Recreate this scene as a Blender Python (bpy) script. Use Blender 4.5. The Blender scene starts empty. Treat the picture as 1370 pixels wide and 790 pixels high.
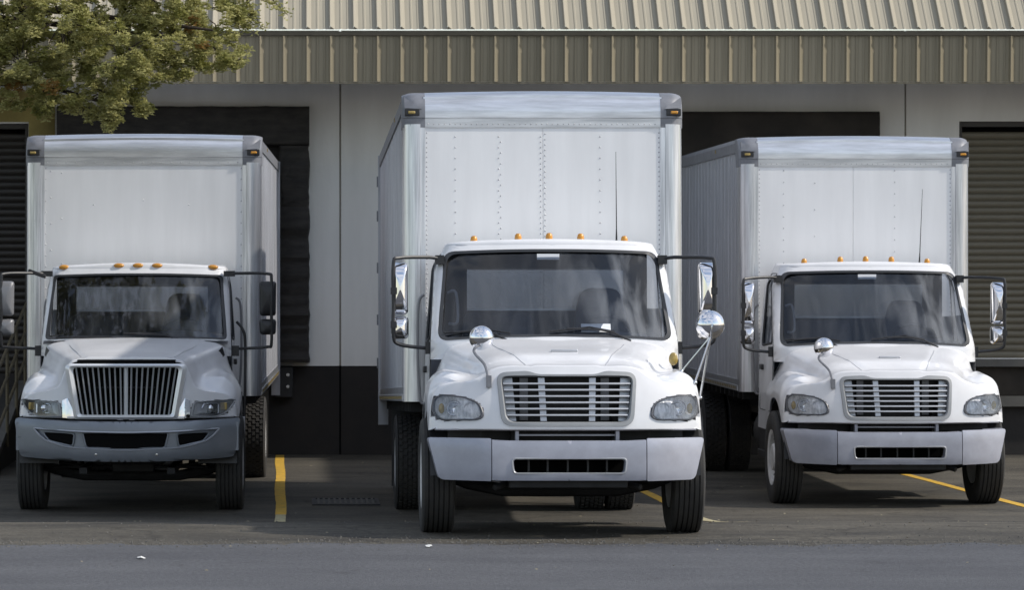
import bpy, math, random
import numpy as np
from math import sin, cos, pi, radians, atan2, sqrt, exp
from mathutils import Vector, Matrix
random.seed(7); rng = np.random.default_rng(7)
S = bpy.context.scene
COL = S.collection

# ------------------------------------------------------------------ camera
cam_d = bpy.data.cameras.new("camera"); cam = bpy.data.objects.new("camera", cam_d); COL.objects.link(cam)
CAMZ = 2.47
cam.location = (0, 0, CAMZ); cam.rotation_euler = (pi/2, 0, 0)
cam_d.sensor_width = 36; cam_d.lens = 4550/1370*36
cam_d.shift_x = 285/1370; cam_d.shift_y = -30/1370
cam_d.clip_start = .5; cam_d.clip_end = 3000
cam_d.dof.use_dof = True; cam_d.dof.focus_distance = 30; cam_d.dof.aperture_fstop = 5.6
S.camera = cam
# ------------------------------------------------------------------ world, sun, exposure
SUN_EL = 40; SUN_AZ = 101      # azimuth clockwise from +Y (away from camera); 90 = from the right
W = bpy.data.worlds.new("World"); S.world = W; W.use_nodes = True
nt = W.node_tree; N = nt.nodes; L = nt.links
bg = N['Background']; bg.inputs[1].default_value = .15
sky = N.new('ShaderNodeTexSky'); sky.sky_type = 'NISHITA'; sky.sun_disc = False
sky.sun_elevation = radians(SUN_EL); sky.sun_rotation = radians(SUN_AZ)
sky.air_density = 1.3; sky.dust_density = 1.0; sky.ozone_density = 1.4
tc = N.new('ShaderNodeTexCoord'); mp = N.new('ShaderNodeMapping'); mp.inputs['Scale'].default_value = (1, 1, 2.2)
no = N.new('ShaderNodeTexNoise'); no.inputs['Scale'].default_value = 3.2; no.inputs['Detail'].default_value = 7; no.inputs['Roughness'].default_value = .55
cr = N.new('ShaderNodeValToRGB'); cr.color_ramp.elements[0].position = .38; cr.color_ramp.elements[1].position = .62
cr.color_ramp.elements[0].color = (0, 0, 0, 1); cr.color_ramp.elements[1].color = (.85, .85, .85, 1)
mx = N.new('ShaderNodeMixRGB'); mx.inputs[2].default_value = (5.6, 5.7, 6.1, 1)
L.new(tc.outputs['Generated'], mp.inputs[0]); L.new(mp.outputs[0], no.inputs[0]); L.new(no.outputs[0], cr.inputs[0])
L.new(cr.outputs[0], mx.inputs[0]); L.new(sky.outputs[0], mx.inputs[1]); L.new(mx.outputs[0], bg.inputs[0])
sd = bpy.data.lights.new("sun", 'SUN'); sd.energy = 3.0; sd.angle = radians(1.5); sd.color = (1, .94, .85)
sun = bpy.data.objects.new("sun", sd); COL.objects.link(sun)
e, a = radians(SUN_EL), radians(SUN_AZ)
sdir = Vector((sin(a)*cos(e), cos(a)*cos(e), sin(e)))
sun.rotation_euler = sdir.to_track_quat('Z', 'Y').to_euler()
S.view_settings.view_transform = 'Standard'; S.view_settings.look = 'None'
S.view_settings.exposure = 0.30; S.view_settings.gamma = 1; S.view_settings.use_curve_mapping = False
S.cycles.max_bounces = 8; S.cycles.transparent_max_bounces = 12
S.cycles.use_denoising = True

# ------------------------------------------------------------------ materials
MT = {}
def mat(name, col, rough=.5, metal=0., var=0., vscale=3., vstretch=(1, 1, 1), col2=None, bump=0., bscale=40., bstretch=(1, 1, 1), coat=0., spec=.5, rvar=0.):
    m = bpy.data.materials.new(name); m.use_nodes = True
    n = m.node_tree.nodes; l = m.node_tree.links; p = n['Principled BSDF']
    p.inputs['Base Color'].default_value = (*col, 1); p.inputs['Roughness'].default_value = rough
    p.inputs['Metallic'].default_value = metal; p.inputs['Coat Weight'].default_value = coat
    p.inputs['Coat Roughness'].default_value = .06
    p.inputs['Specular IOR Level'].default_value = spec
    t = n.new('ShaderNodeTexCoord')
    def noise(scale, stretch, detail=6):
        mpp = n.new('ShaderNodeMapping'); mpp.inputs['Scale'].default_value = stretch
        q = n.new('ShaderNodeTexNoise'); q.inputs['Scale'].default_value = scale; q.inputs['Detail'].default_value = detail
        q.inputs['Roughness'].default_value = .6
        l.new(t.outputs['Object'], mpp.inputs[0]); l.new(mpp.outputs[0], q.inputs[0]); return q.outputs[0]
    if var or col2:
        f = noise(vscale, vstretch)
        r = n.new('ShaderNodeValToRGB'); r.color_ramp.elements[0].position = .36; r.color_ramp.elements[1].position = .66
        c2 = col2 if col2 else tuple(c*(1-var) for c in col)
        r.color_ramp.elements[0].color = (*c2, 1); r.color_ramp.elements[1].color = (*col, 1)
        l.new(f, r.inputs[0]); l.new(r.outputs[0], p.inputs['Base Color'])
        if rvar:
            mr = n.new('ShaderNodeMapRange'); mr.inputs[3].default_value = rough+rvar; mr.inputs[4].default_value = max(.02, rough-rvar*.4)
            l.new(f, mr.inputs[0]); l.new(mr.outputs[0], p.inputs['Roughness'])
    if bump:
        b = n.new('ShaderNodeBump'); b.inputs['Strength'].default_value = bump; b.inputs['Distance'].default_value = .01
        l.new(noise(bscale, bstretch, 3), b.inputs['Height']); l.new(b.outputs[0], p.inputs['Normal'])
    MT[name] = m; return m
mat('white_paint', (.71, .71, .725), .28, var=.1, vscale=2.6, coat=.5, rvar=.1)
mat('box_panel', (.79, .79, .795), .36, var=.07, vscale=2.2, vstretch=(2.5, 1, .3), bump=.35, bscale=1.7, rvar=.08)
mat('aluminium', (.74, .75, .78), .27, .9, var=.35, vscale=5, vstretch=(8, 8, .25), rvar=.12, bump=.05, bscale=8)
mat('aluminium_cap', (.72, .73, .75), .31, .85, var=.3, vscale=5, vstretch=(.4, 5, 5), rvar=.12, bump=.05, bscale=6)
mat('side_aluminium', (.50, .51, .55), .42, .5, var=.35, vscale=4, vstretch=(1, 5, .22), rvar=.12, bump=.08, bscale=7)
mat('casting', (.22, .225, .245), .5, .3, var=.2, vscale=12, bump=.1, bscale=30)
mat('rivet', (.36, .37, .39), .4, .7)
mat('chrome', (.74, .74, .76), .05, 1., bump=.02, bscale=6)
mat('chrome_bar', (.60, .61, .63), .2, 1.)
mat('grille_silver', (.50, .51, .53), .38, .55, var=.12, vscale=9)
mat('grille_surround', (.27, .28, .29), .5, .1, var=.1, vscale=9)
mat('bumper_grey', (.38, .39, .45), .38, .15, var=.22, vscale=3.1, coat=.25, bump=.03, bscale=4)
mat('bumper_steel', (.22, .24, .27), .36, .4, var=.18, vscale=3, bump=.03, bscale=5)
mat('bar_silver', (.78, .79, .80), .34, .45)
mat('headlamp_rim', (.10, .10, .11), .4)
mat('recess_paint', (.36, .38, .42), .3, .4)
mat('void', (.004, .004, .004), .9, spec=.1)
mat('mirror_grey', (.22, .22, .23), .4, .3)
mat('black_plastic', (.018, .018, .02), .42, var=.3, vscale=9)
mat('dark_steel', (.02, .02, .022), .6, .2, var=.5, vscale=7)
mat('radiator', (.02, .02, .022), .5, .3, var=.4, vscale=30)
mat('rubber', (.022, .022, .023), .8, var=.35, vscale=10, col2=(.035, .033, .03), bump=.2, bscale=90)
mat('gasket', (.03, .032, .036), .5)
mat('rim_white', (.62, .62, .62), .45, var=.25, vscale=8)
mat('nut', (.5, .5, .5), .25, .9)
mat('amber', (.58, .25, .015), .25, coat=.6, var=.15, vscale=30)
mat('amber_dull', (.38, .27, .07), .3, coat=.5, var=.3, vscale=25)
mat('reflector', (.93, .93, .94), .15, .05, vscale=17, vstretch=(2.4, 1, .8), col2=(.50, .51, .53), bump=.35, bscale=26)
mat('lamp_bulb', (.62, .64, .67), .08, .9)
mat('cab_inside', (.032, .036, .046), .85, var=.3, vscale=5)
mat('cab_trim', (.12, .125, .14), .8, var=.2, vscale=5)
mat('seat_cloth', (.045, .05, .065), .9, var=.3, vscale=20)
mat('paper', (.75, .76, .78), .7)
mat('interior_handle', (.25, .26, .28), .6)
mat('mud_flap', (.02, .02, .02), .7)
mat('wall_white', (.80, .785, .75), .85, col2=(.70, .685, .65), vscale=.7, vstretch=(2.5, 1, .5), bump=.25, bscale=18)
mat('wall_dark', (.024, .019, .016), .8, col2=(.014, .012, .011), vscale=1.4, bump=.3, bscale=14)
mat('wall_yellow', (.36, .29, .10), .85, var=.3, vscale=2)
mat('joint', (.30, .28, .24), .9)
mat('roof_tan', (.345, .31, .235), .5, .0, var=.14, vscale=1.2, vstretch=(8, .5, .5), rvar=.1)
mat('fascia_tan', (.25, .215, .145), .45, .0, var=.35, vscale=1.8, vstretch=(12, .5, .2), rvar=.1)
mat('trim_tan', (.12, .105, .08), .9, spec=.1, var=.2, vscale=2)
mat('soffit', (.28, .26, .22), .8)
mat('slat_olive', (.165, .145, .105), .55, var=.15, vscale=2)
mat('slat_dark', (.038, .032, .027), .55, var=.2, vscale=2)
mat('door_frame', (.05, .045, .04), .6)
mat('seal_black', (.034, .029, .025), .75, var=.6, vscale=4, vstretch=(1, 1, 3), bump=.6, bscale=9, bstretch=(.6, 1, 3))
mat('shelter_black', (.036, .028, .021), .85, var=.6, vscale=1.5, bump=.4, bscale=5)
mat('concrete', (.12, .115, .105), .9, var=.35, vscale=2.5, bump=.3, bscale=30)
mat('dark_concrete', (.035, .033, .03), .9, var=.35, vscale=2.5, bump=.3, bscale=30)
mat('rail_tan', (.13, .105, .06), .6, var=.3, vscale=6)
mat('line_yellow', (.68, .40, .03), .8, col2=(.44, .28, .05), vscale=9, bump=.3, bscale=80)
mat('line_cream', (.50, .45, .26), .85, col2=(.28, .24, .15), vscale=10, bump=.3, bscale=80)
mat('bark', (.045, .033, .022), .9, var=.4, vscale=10, bump=.6, bscale=18)
mat('leaf_litter', (.34, .30, .2), .8, var=.4, vscale=30)
mat('pale_litter', (.6, .6, .58), .8)
mat('grate', (.014, .014, .014), .6, .3)

def asphalt(name, c1, c2, patch, crack=.5):
    m = bpy.data.materials.new(name); m.use_nodes = True
    n = m.node_tree.nodes; l = m.node_tree.links; p = n['Principled BSDF']
    t = n.new('ShaderNodeTexCoord')
    def nz(s, d, st=(1, 1, 1), r=.6):
        q = n.new('ShaderNodeTexNoise'); q.inputs['Scale'].default_value = s; q.inputs['Detail'].default_value = d; q.inputs['Roughness'].default_value = r
        mm = n.new('ShaderNodeMapping'); mm.inputs['Scale'].default_value = st
        l.new(t.outputs['Object'], mm.inputs[0]); l.new(mm.outputs[0], q.inputs[0]); return q.outputs[0]
    r = n.new('ShaderNodeValToRGB'); r.color_ramp.elements[0].position = .35; r.color_ramp.elements[1].position = .7
    r.color_ramp.elements[0].color = (*c1, 1); r.color_ramp.elements[1].color = (*c2, 1)
    l.new(nz(30, 6, r=.85), r.inputs[0])
    r2 = n.new('ShaderNodeValToRGB'); r2.color_ramp.elements[0].position = .35; r2.color_ramp.elements[1].position = .7
    r2.color_ramp.elements[0].color = (*patch, 1); r2.color_ramp.elements[1].color = (1, 1, 1, 1)
    l.new(nz(.8, 8, (.55, 1.1, 1), .68), r2.inputs[0])
    mu = n.new('ShaderNodeMixRGB'); mu.blend_type = 'MULTIPLY'; mu.inputs[0].default_value = 1
    l.new(r.outputs[0], mu.inputs[1]); l.new(r2.outputs[0], mu.inputs[2])
    # pale stone specks
    v = n.new('ShaderNodeTexVoronoi'); v.inputs['Scale'].default_value = 26; l.new(t.outputs['Object'], v.inputs[0])
    cc = n.new('ShaderNodeValToRGB'); cc.color_ramp.elements[0].position = .06; cc.color_ramp.elements[1].position = .11
    cc.color_ramp.elements[0].color = (1, 1, 1, 1); cc.color_ramp.elements[1].color = (0, 0, 0, 1); l.new(v.outputs['Distance'], cc.inputs[0])
    sp = n.new('ShaderNodeMixRGB'); sp.inputs[2].default_value = (.22, .21, .19, 1)
    l.new(cc.outputs[0], sp.inputs[0]); l.new(mu.outputs[0], sp.inputs[1]); l.new(sp.outputs[0], p.inputs['Base Color'])
    cv = n.new('ShaderNodeTexVoronoi'); cv.feature = 'DISTANCE_TO_EDGE'; cv.inputs['Scale'].default_value = .42
    wq = n.new('ShaderNodeTexNoise'); wq.inputs['Scale'].default_value = 1.6; wq.inputs['Detail'].default_value = 6
    wm = n.new('ShaderNodeMixRGB'); wm.blend_type = 'ADD'; wm.inputs[0].default_value = .8
    l.new(t.outputs['Object'], wq.inputs[0]); l.new(t.outputs['Object'], wm.inputs[1]); l.new(wq.outputs[1], wm.inputs[2]); l.new(wm.outputs[0], cv.inputs[0])
    ck = n.new('ShaderNodeValToRGB'); ck.color_ramp.elements[0].position = .004; ck.color_ramp.elements[1].position = .014
    ck.color_ramp.elements[0].color = (.35, .35, .35, 1); ck.color_ramp.elements[1].color = (1, 1, 1, 1); l.new(cv.outputs[0], ck.inputs[0])
    cm = n.new('ShaderNodeMixRGB'); cm.blend_type = 'MULTIPLY'; cm.inputs[0].default_value = crack
    l.new(sp.outputs[0], cm.inputs[1]); l.new(ck.outputs[0], cm.inputs[2])
    st = n.new('ShaderNodeValToRGB'); st.color_ramp.elements[0].position = .62; st.color_ramp.elements[1].position = .72
    st.color_ramp.elements[0].color = (1, 1, 1, 1); st.color_ramp.elements[1].color = (.5, .48, .46, 1); l.new(nz(1.9, 5, (1, .5, 1)), st.inputs[0])
    sm = n.new('ShaderNodeMixRGB'); sm.blend_type = 'MULTIPLY'; sm.inputs[0].default_value = .8
    l.new(cm.outputs[0], sm.inputs[1]); l.new(st.outputs[0], sm.inputs[2]); l.new(sm.outputs[0], p.inputs['Base Color'])
    p.inputs['Roughness'].default_value = .85; p.inputs['Specular IOR Level'].default_value = .3
    b = n.new('ShaderNodeBump'); b.inputs['Strength'].default_value = .7; b.inputs['Distance'].default_value = .012
    l.new(nz(60, 3, r=.7), b.inputs['Height']); l.new(b.outputs[0], p.inputs['Normal'])
    MT[name] = m
asphalt('old_asphalt', (.055, .049, .039), (.190, .170, .135), (.36, .37, .40))
asphalt('road_asphalt', (.055, .056, .061), (.150, .152, .161), (.66, .66, .68), 0)

def glass(name, tint, painted_glare=.0, refl=1.0):
    m = bpy.data.materials.new(name); m.use_nodes = True
    n = m.node_tree.nodes; l = m.node_tree.links; n.remove(n['Principled BSDF'])
    o = n['Material Output']; tr = n.new('ShaderNodeBsdfTransparent'); tr.inputs[0].default_value = (*tint, 1)
    g = n.new('ShaderNodeBsdfGlossy'); g.inputs['Roughness'].default_value = .03; g.inputs[0].default_value = (.95, .97, 1, 1)
    fr = n.new('ShaderNodeFresnel'); fr.inputs[0].default_value = 1.0+.55*refl
    mi = n.new('ShaderNodeMixShader'); l.new(fr.outputs[0], mi.inputs[0]); l.new(tr.outputs[0], mi.inputs[1]); l.new(g.outputs[0], mi.inputs[2])
    last = mi.outputs[0]
    if painted_glare:  # pale streaks painted in as bright reflections, stronger towards the right
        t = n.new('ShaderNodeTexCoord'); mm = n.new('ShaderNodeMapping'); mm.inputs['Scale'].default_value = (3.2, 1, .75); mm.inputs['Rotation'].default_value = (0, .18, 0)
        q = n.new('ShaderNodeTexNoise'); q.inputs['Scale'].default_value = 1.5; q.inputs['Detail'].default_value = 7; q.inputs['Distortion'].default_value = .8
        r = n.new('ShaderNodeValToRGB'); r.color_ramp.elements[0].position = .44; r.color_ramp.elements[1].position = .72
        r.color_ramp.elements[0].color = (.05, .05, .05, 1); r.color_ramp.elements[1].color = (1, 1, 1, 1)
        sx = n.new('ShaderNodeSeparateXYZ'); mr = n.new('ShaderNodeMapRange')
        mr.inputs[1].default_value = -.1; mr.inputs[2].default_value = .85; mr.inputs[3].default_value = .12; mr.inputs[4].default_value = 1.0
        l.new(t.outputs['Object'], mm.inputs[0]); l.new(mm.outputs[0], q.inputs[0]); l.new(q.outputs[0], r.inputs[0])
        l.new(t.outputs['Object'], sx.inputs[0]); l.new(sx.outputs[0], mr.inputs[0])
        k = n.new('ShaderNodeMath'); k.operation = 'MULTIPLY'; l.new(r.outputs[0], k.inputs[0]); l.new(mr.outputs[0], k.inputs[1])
        k2 = n.new('ShaderNodeMath'); k2.operation = 'MULTIPLY'; l.new(k.outputs[0], k2.inputs[0]); k2.inputs[1].default_value = painted_glare
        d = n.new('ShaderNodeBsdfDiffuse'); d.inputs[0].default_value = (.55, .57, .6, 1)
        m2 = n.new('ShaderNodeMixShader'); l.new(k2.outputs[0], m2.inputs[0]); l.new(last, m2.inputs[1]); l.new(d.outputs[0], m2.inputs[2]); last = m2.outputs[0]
    l.new(last, o.inputs[0]); MT[name] = m
glass('windscreen_glass', (.66, .70, .76), painted_glare=.42, refl=1.0)
glass('window_glass', (.5, .53, .57), painted_glare=.12, refl=1.1)
glass('lens_glass', (.99, .99, 1.0), painted_glare=.6)  # pale film painted over the lens so the headlights look brighter

def leafmat(name, a, b):
    m = bpy.data.materials.new(name); m.use_nodes = True
    n = m.node_tree.nodes; l = m.node_tree.links; p = n['Principled BSDF']
    t = n.new('ShaderNodeTexCoord'); q = n.new('ShaderNodeTexNoise'); q.inputs['Scale'].default_value = 5.5; q.inputs['Detail'].default_value = 4
    r = n.new('ShaderNodeValToRGB'); r.color_ramp.elements[0].position = .38; r.color_ramp.elements[1].position = .62
    r.color_ramp.elements[0].color = (*a, 1); r.color_ramp.elements[1].color = (*b, 1)
    l.new(t.outputs['Object'], q.inputs[0]); l.new(q.outputs[0], r.inputs[0]); l.new(r.outputs[0], p.inputs['Base Color'])
    p.inputs['Roughness'].default_value = .6; p.inputs['Specular IOR Level'].default_value = .3
    tr = n.new('ShaderNodeBsdfTranslucent'); l.new(r.outputs[0], tr.inputs[0])
    mi = n.new('ShaderNodeMixShader'); mi.inputs[0].default_value = .42; l.new(p.outputs[0], mi.inputs[1]); l.new(tr.outputs[0], mi.inputs[2])
    l.new(mi.outputs[0], n['Material Output'].inputs[0]); MT[name] = m
leafmat('needles', (.24, .24, .065), (.52, .49, .21))
leafmat('brown_needles', (.28, .17, .05), (.40, .25, .08))

# ------------------------------------------------------------------ mesh tools
class MB:
    def __init__(s): s.v = []; s.f = []
    def add(s, vs, fs):
        o = len(s.v); s.v += [tuple(p) for p in vs]; s.f += [tuple(i+o for i in f) for f in fs]
    def box(s, x0, x1, y0, y1, z0, z1):
        s.add([(x0, y0, z0), (x1, y0, z0), (x1, y1, z0), (x0, y1, z0), (x0, y0, z1), (x1, y0, z1), (x1, y1, z1), (x0, y1, z1)],
              [(0, 3, 2, 1), (4, 5, 6, 7), (0, 1, 5, 4), (1, 2, 6, 5), (2, 3, 7, 6), (3, 0, 4, 7)]); return s
    def tube(s, pts, r, n=8, cap=True):
        pts = [Vector(p) for p in pts]; rs = r if isinstance(r, (list, tuple)) else [r]*len(pts)
        vs = []; fs = []; up = Vector((0, 0, 1)); prev = None
        for i, p in enumerate(pts):
            d = (pts[min(i+1, len(pts)-1)] - pts[max(i-1, 0)]).normalized()
            if prev is None:
                u = d.orthogonal().normalized()
            else:
                u = (prev - d*prev.dot(d)).normalized()
            prev = u; w = d.cross(u)
            for k in range(n):
                t = 2*pi*k/n; vs.append(p + (u*cos(t)+w*sin(t))*rs[i])
        for i in range(len(pts)-1):
            for k in range(n):
                fs.append((i*n+k, i*n+(k+1) % n, (i+1)*n+(k+1) % n, (i+1)*n+k))
        if cap: fs.append(tuple(range(n))[::-1]); fs.append(tuple((len(pts)-1)*n+k for k in range(n)))
        s.add(vs, fs); return s
    def lathe(s, prof, c, axis='x', n=40, closed=False):
        # prof: (radius, offset along axis)
        vs = []; fs = []; c = Vector(c)
        for r, o in prof:
            for k in range(n):
                t = 2*pi*k/n
                if axis == 'x': vs.append(c+Vector((o, r*cos(t), r*sin(t))))
                elif axis == 'y': vs.append(c+Vector((r*cos(t), o, r*sin(t))))
                else: vs.append(c+Vector((r*cos(t), r*sin(t), o)))
        m = len(prof)
        for i in range(m if closed else m-1):
            j = (i+1) % m
            for k in range(n): fs.append((i*n+k, i*n+(k+1) % n, j*n+(k+1) % n, j*n+k))
        s.add(vs, fs); return s
    def ball(s, c, r, n=14, m=8, sc=(1, 1, 1)):
        vs = []; fs = []
        for i in range(m+1):
            ph = pi*i/m
            for k in range(n):
                t = 2*pi*k/n; vs.append((c[0]+r*sc[0]*sin(ph)*cos(t), c[1]+r*sc[1]*sin(ph)*sin(t), c[2]+r*sc[2]*cos(ph)))
        for i in range(m):
            for k in range(n): fs.append((i*n+k, (i+1)*n+k, (i+1)*n+(k+1) % n, i*n+(k+1) % n))
        s.add(vs, fs); return s
    def loft(s, loops, closed=True, cap0=False, cap1=False):
        n = len(loops[0]); vs = [p for lp in loops for p in lp]; fs = []
        for i in range(len(loops)-1):
            for k in range(n if closed else n-1): fs.append((i*n+k, i*n+(k+1) % n, (i+1)*n+(k+1) % n, (i+1)*n+k))
        if cap0: fs.append(tuple(range(n))[::-1])
        if cap1: fs.append(tuple((len(loops)-1)*n+k for k in range(n)))
        s.add(vs, fs); return s
    def prism(s, poly, f0, f1):
        # poly 2D, f0/f1 map (u,v)->3D for the two ends
        n = len(poly); s.add([f0(*p) for p in poly]+[f1(*p) for p in poly],
              [tuple(range(n)), tuple(range(n, 2*n))[::-1]]+[(k, k+n, (k+1) % n+n, (k+1) % n) for k in range(n)]); return s
    def obj(s, name, m, parent=None, smooth=35, bevel=0, fix=True, face=None):
        me = bpy.data.meshes.new(name); me.from_pydata(s.v, [], s.f); me.materials.append(MT[m])
        if fix:
            import bmesh
            bm = bmesh.new(); bm.from_mesh(me); bmesh.ops.remove_doubles(bm, verts=bm.verts, dist=1e-5)
            bmesh.ops.recalc_face_normals(bm, faces=bm.faces); bm.to_mesh(me); bm.free()
        if smooth:
            pass
        if face is not None:
            tot = sum((p.normal*p.area for p in me.polygons), Vector())
            if tot.dot(Vector(face)) < 0: me.flip_normals()
        if smooth: me.polygons.foreach_set('use_smooth', [True]*len(me.polygons)); me.set_sharp_from_angle(angle=radians(smooth))
        me.update()
        o = bpy.data.objects.new(name, me); COL.objects.link(o)
        if parent: o.parent = parent
        if bevel:
            b = o.modifiers.new('bevel', 'BEVEL'); b.width = bevel; b.segments = 3; b.limit_method = 'ANGLE'; b.angle_limit = radians(40)
            b.harden_normals = False
        return o
def empty(name, loc=(0, 0, 0), parent=None):
    o = bpy.data.objects.new(name, None); COL.objects.link(o); o.location = loc; o.empty_display_size = .2
    if parent: o.parent = parent
    return o
def tag(o, label=None, cat=None, group=None, kind=None):
    if label: o['label'] = label
    if cat: o['category'] = cat
    if group: o['group'] = group
    if kind: o['kind'] = kind
    return o
def copy_tree(o, parent=None):
    c = o.copy(); COL.objects.link(c)
    if parent: c.parent = parent
    for ch in list(o.children): copy_tree(ch, c)
    return c
def lerp(a, b, t): return a+(b-a)*t
def smooth(t): t = max(0, min(1, t)); return t*t*(3-2*t)
def cat(pts, n, closed=False):
    P = [Vector(p) for p in pts]; out = []; m = len(P); segs = m if closed else m-1
    for i in range(segs):
        if closed: a, b, c, d = P[i-1], P[i], P[(i+1) % m], P[(i+2) % m]
        else: a, b, c, d = P[max(i-1, 0)], P[i], P[i+1], P[min(i+2, m-1)]
        for k in range(n):
            t = k/n; out.append(.5*((2*b)+(c-a)*t+(2*a-5*b+4*c-d)*t*t+(3*b-a-3*c+d)*t**3))
    if not closed: out.append(P[-1])
    return out
def roundpoly(pts, r, n=5):
    out = []; m = len(pts)
    for i in range(m):
        p = Vector(pts[i]); a = Vector(pts[i-1])-p; b = Vector(pts[(i+1) % m])-p
        ri = r[i] if isinstance(r, (list, tuple)) else r
        ri = min(ri, a.length*.49, b.length*.49)
        s = p+a.normalized()*ri; e = p+b.normalized()*ri
        if ri < 1e-4: out.append(tuple(p)); continue
        for k in range(n+1):
            t = k/n; q = s*(1-t)**2+p*2*t*(1-t)+e*t*t; out.append(tuple(q))
    return out
def ray(poly, c, ang):
    dx, dy = cos(ang), sin(ang); best = 0
    for i in range(len(poly)):
        x1, y1 = poly[i][0]-c[0], poly[i][1]-c[1]; x2, y2 = poly[(i+1) % len(poly)][0]-c[0], poly[(i+1) % len(poly)][1]-c[1]
        ex, ey = x2-x1, y2-y1; den = dx*ey-dy*ex
        if abs(den) < 1e-12: continue
        t = (x1*ey-y1*ex)/den; u = (x1*dy-y1*dx)/den
        if t > 0 and -1e-7 <= u <= 1+1e-7: best = max(best, t)
    return (c[0]+dx*best, c[1]+dy*best)
def angs(c, *polys, n=48):
    A = [2*pi*k/n-pi for k in range(n)]
    for p in polys: A += [atan2(q[1]-c[1], q[0]-c[0]) for q in p]
    A.sort(); out = [A[0]]
    for x in A[1:]:
        if x-out[-1] > 1e-4: out.append(x)
    return out
def centre(p): return (sum(q[0] for q in p)/len(p), sum(q[1] for q in p)/len(p))
def holed(mb, outer, hole, fn, rings=5, c=None, n=48):
    c = c or centre(hole); A = angs(c, outer, hole, n=n)
    O = [ray(outer, c, x) for x in A]; H = [ray(hole, c, x) for x in A]
    mb.loft([[fn(lerp(h[0], o[0], k/rings), lerp(h[1], o[1], k/rings)) for h, o in zip(H, O)] for k in range(rings+1)])
    return H
def filled(mb, poly, fn, rings=5, c=None, n=32):
    c = c or centre(poly); A = angs(c, poly, n=n); O = [ray(poly, c, x) for x in A]
    lo = [[fn(lerp(c[0], o[0], k/rings), lerp(c[1], o[1], k/rings)) for o in O] for k in range(1, rings+1)]
    mb.loft(lo); m = len(A); base = len(mb.v)
    mb.add([fn(*c)]+lo[0], [(0, i+1, (i+1) % m+1) for i in range(m)])
def rim_tube(mb, poly, fn, r, n=6):
    pts = [Vector(fn(*p)) for p in poly]; pts.append(pts[0].copy()); mb.tube(pts, r, n, cap=False)
def scaled(poly, s, c=None, sy=None):
    c = c or centre(poly); sy = s if sy is None else sy
    return [(c[0]+(p[0]-c[0])*s, c[1]+(p[1]-c[1])*sy) for p in poly]
def mir(poly): return [(-p[0], p[1]) for p in poly][::-1]

# ------------------------------------------------------------------ ground
WALL = 46.0
def gz(y):                       # old lot lies level at the docks and climbs to the road in front
    return .22*(1-smooth((y-29.9)/4.4)) + .012*max(0, min(1, (28-y)/6))
ys = [-120, -60, -20, 0, 10, 18, 22, 25, 27, 28] + [28.3+.25*i for i in range(32)] + [37, 40, 43, 46, 50, 60, 90, 150, 400, 1500]
xs = [-1500, -300, -60, -20, -12] + [-9+1.5*i for i in range(17)] + [20, 30, 60, 300, 1500]
def sheet(name, m, X, Y, dz, wav=None, fade=False):
    mb = MB(); nx = len(X)
    for j, y in enumerate(Y):
        for x in X:
            yy = y+(wav(x) if (wav and j == len(Y)-1) else 0)
            mb.v.append((x, yy, gz(yy)+dz))
    for j in range(len(Y)-1):
        for i in range(nx-1): mb.f.append((j*nx+i, j*nx+i+1, (j+1)*nx+i+1, (j+1)*nx+i))
    return mb.obj(name, m)
tag(sheet('ground', 'old_asphalt', xs, ys, 0), kind='structure')
wv = lambda x: random.uniform(-.10, .10)+.10*sin(x*.9+1)+.05*sin(x*2.7)+.03*sin(x*7.1)+(-.0 if x < 0 else .012*x)
tag(sheet('road', 'road_asphalt', [-1500, -200, -40, -12]+[-9+.08*i for i in range(312)]+[20, 60, 1500], [-120, -40, 0, 10, 18, 22, 25, 27, 28.05], .005, wv), kind='structure')

def line(x0, w, ya, yb, m, name='parking_line', dx=0):
    mb = MB(); k = int((yb-ya)/.2)+2; P = []
    for i in range(k):
        y = lerp(ya, yb, i/(k-1)); j = random.uniform(-.003, .003)+.008*sin(y*1.1+x0); xc = x0+dx*(y-ya)
        P.append([(xc-w/2+j, y, gz(y)+.0045), (xc+w/2+j*.6, y, gz(y)+.0045)])
    mb.loft(P, closed=False); return mb.obj(name, m)
l1 = line(-.187, .115, 34.6, 45.9, 'line_yellow', dx=-.006)
tag(l1, 'long yellow parking line on asphalt between the left and middle trucks', 'parking line', 'painted parking lines')
e1 = line(-.172, .105, 31.6, 34.6, 'line_cream', 'worn_end', dx=-.005); e1.parent = l1; e1['label'] = 'worn cream coloured near end'
l2 = line(3.98, .12, 35.4, 45.9, 'line_yellow', dx=-.035)
tag(l2, 'yellow parking line running under the right rear of the middle truck', 'parking line', 'painted parking lines')
e2 = line(4.115, .12, 31.4, 35.4, 'line_cream', 'worn_end', dx=-.035); e2.parent = l2; e2['label'] = 'worn cream coloured near end'
l3 = line(7.88, .12, 31.2, 45.9, 'line_yellow', dx=-.046)
tag(l3, 'yellow parking line passing under the front right wheel of the right truck', 'parking line', 'painted parking lines')

# drain grate
g = empty('drain_grate', (.50, 36.5, 0)); tag(g, 'dark slotted drain grate in the asphalt between left and middle trucks', 'drain grate')
MB().box(-.33, .33, -.48, .48, .001, .006).obj('pit', 'grate', g)
fr = MB()
for b in ((-.36, .36, -.51, -.47), (-.36, .36, .47, .51), (-.36, -.32, -.47, .47), (.32, .36, -.47, .47)): fr.box(*b, .001, .014)
fr.obj('frame', 'dark_steel', g)
bar0 = None
for i in range(11):
    x = -.29+.058*i
    if bar0 is None: bar0 = MB().box(-.012, .012, -.465, .465, .007, .018).obj('bar', 'concrete', g); b = bar0
    else: b = bar0.copy(); COL.objects.link(b)
    b.location.x = x

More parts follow.
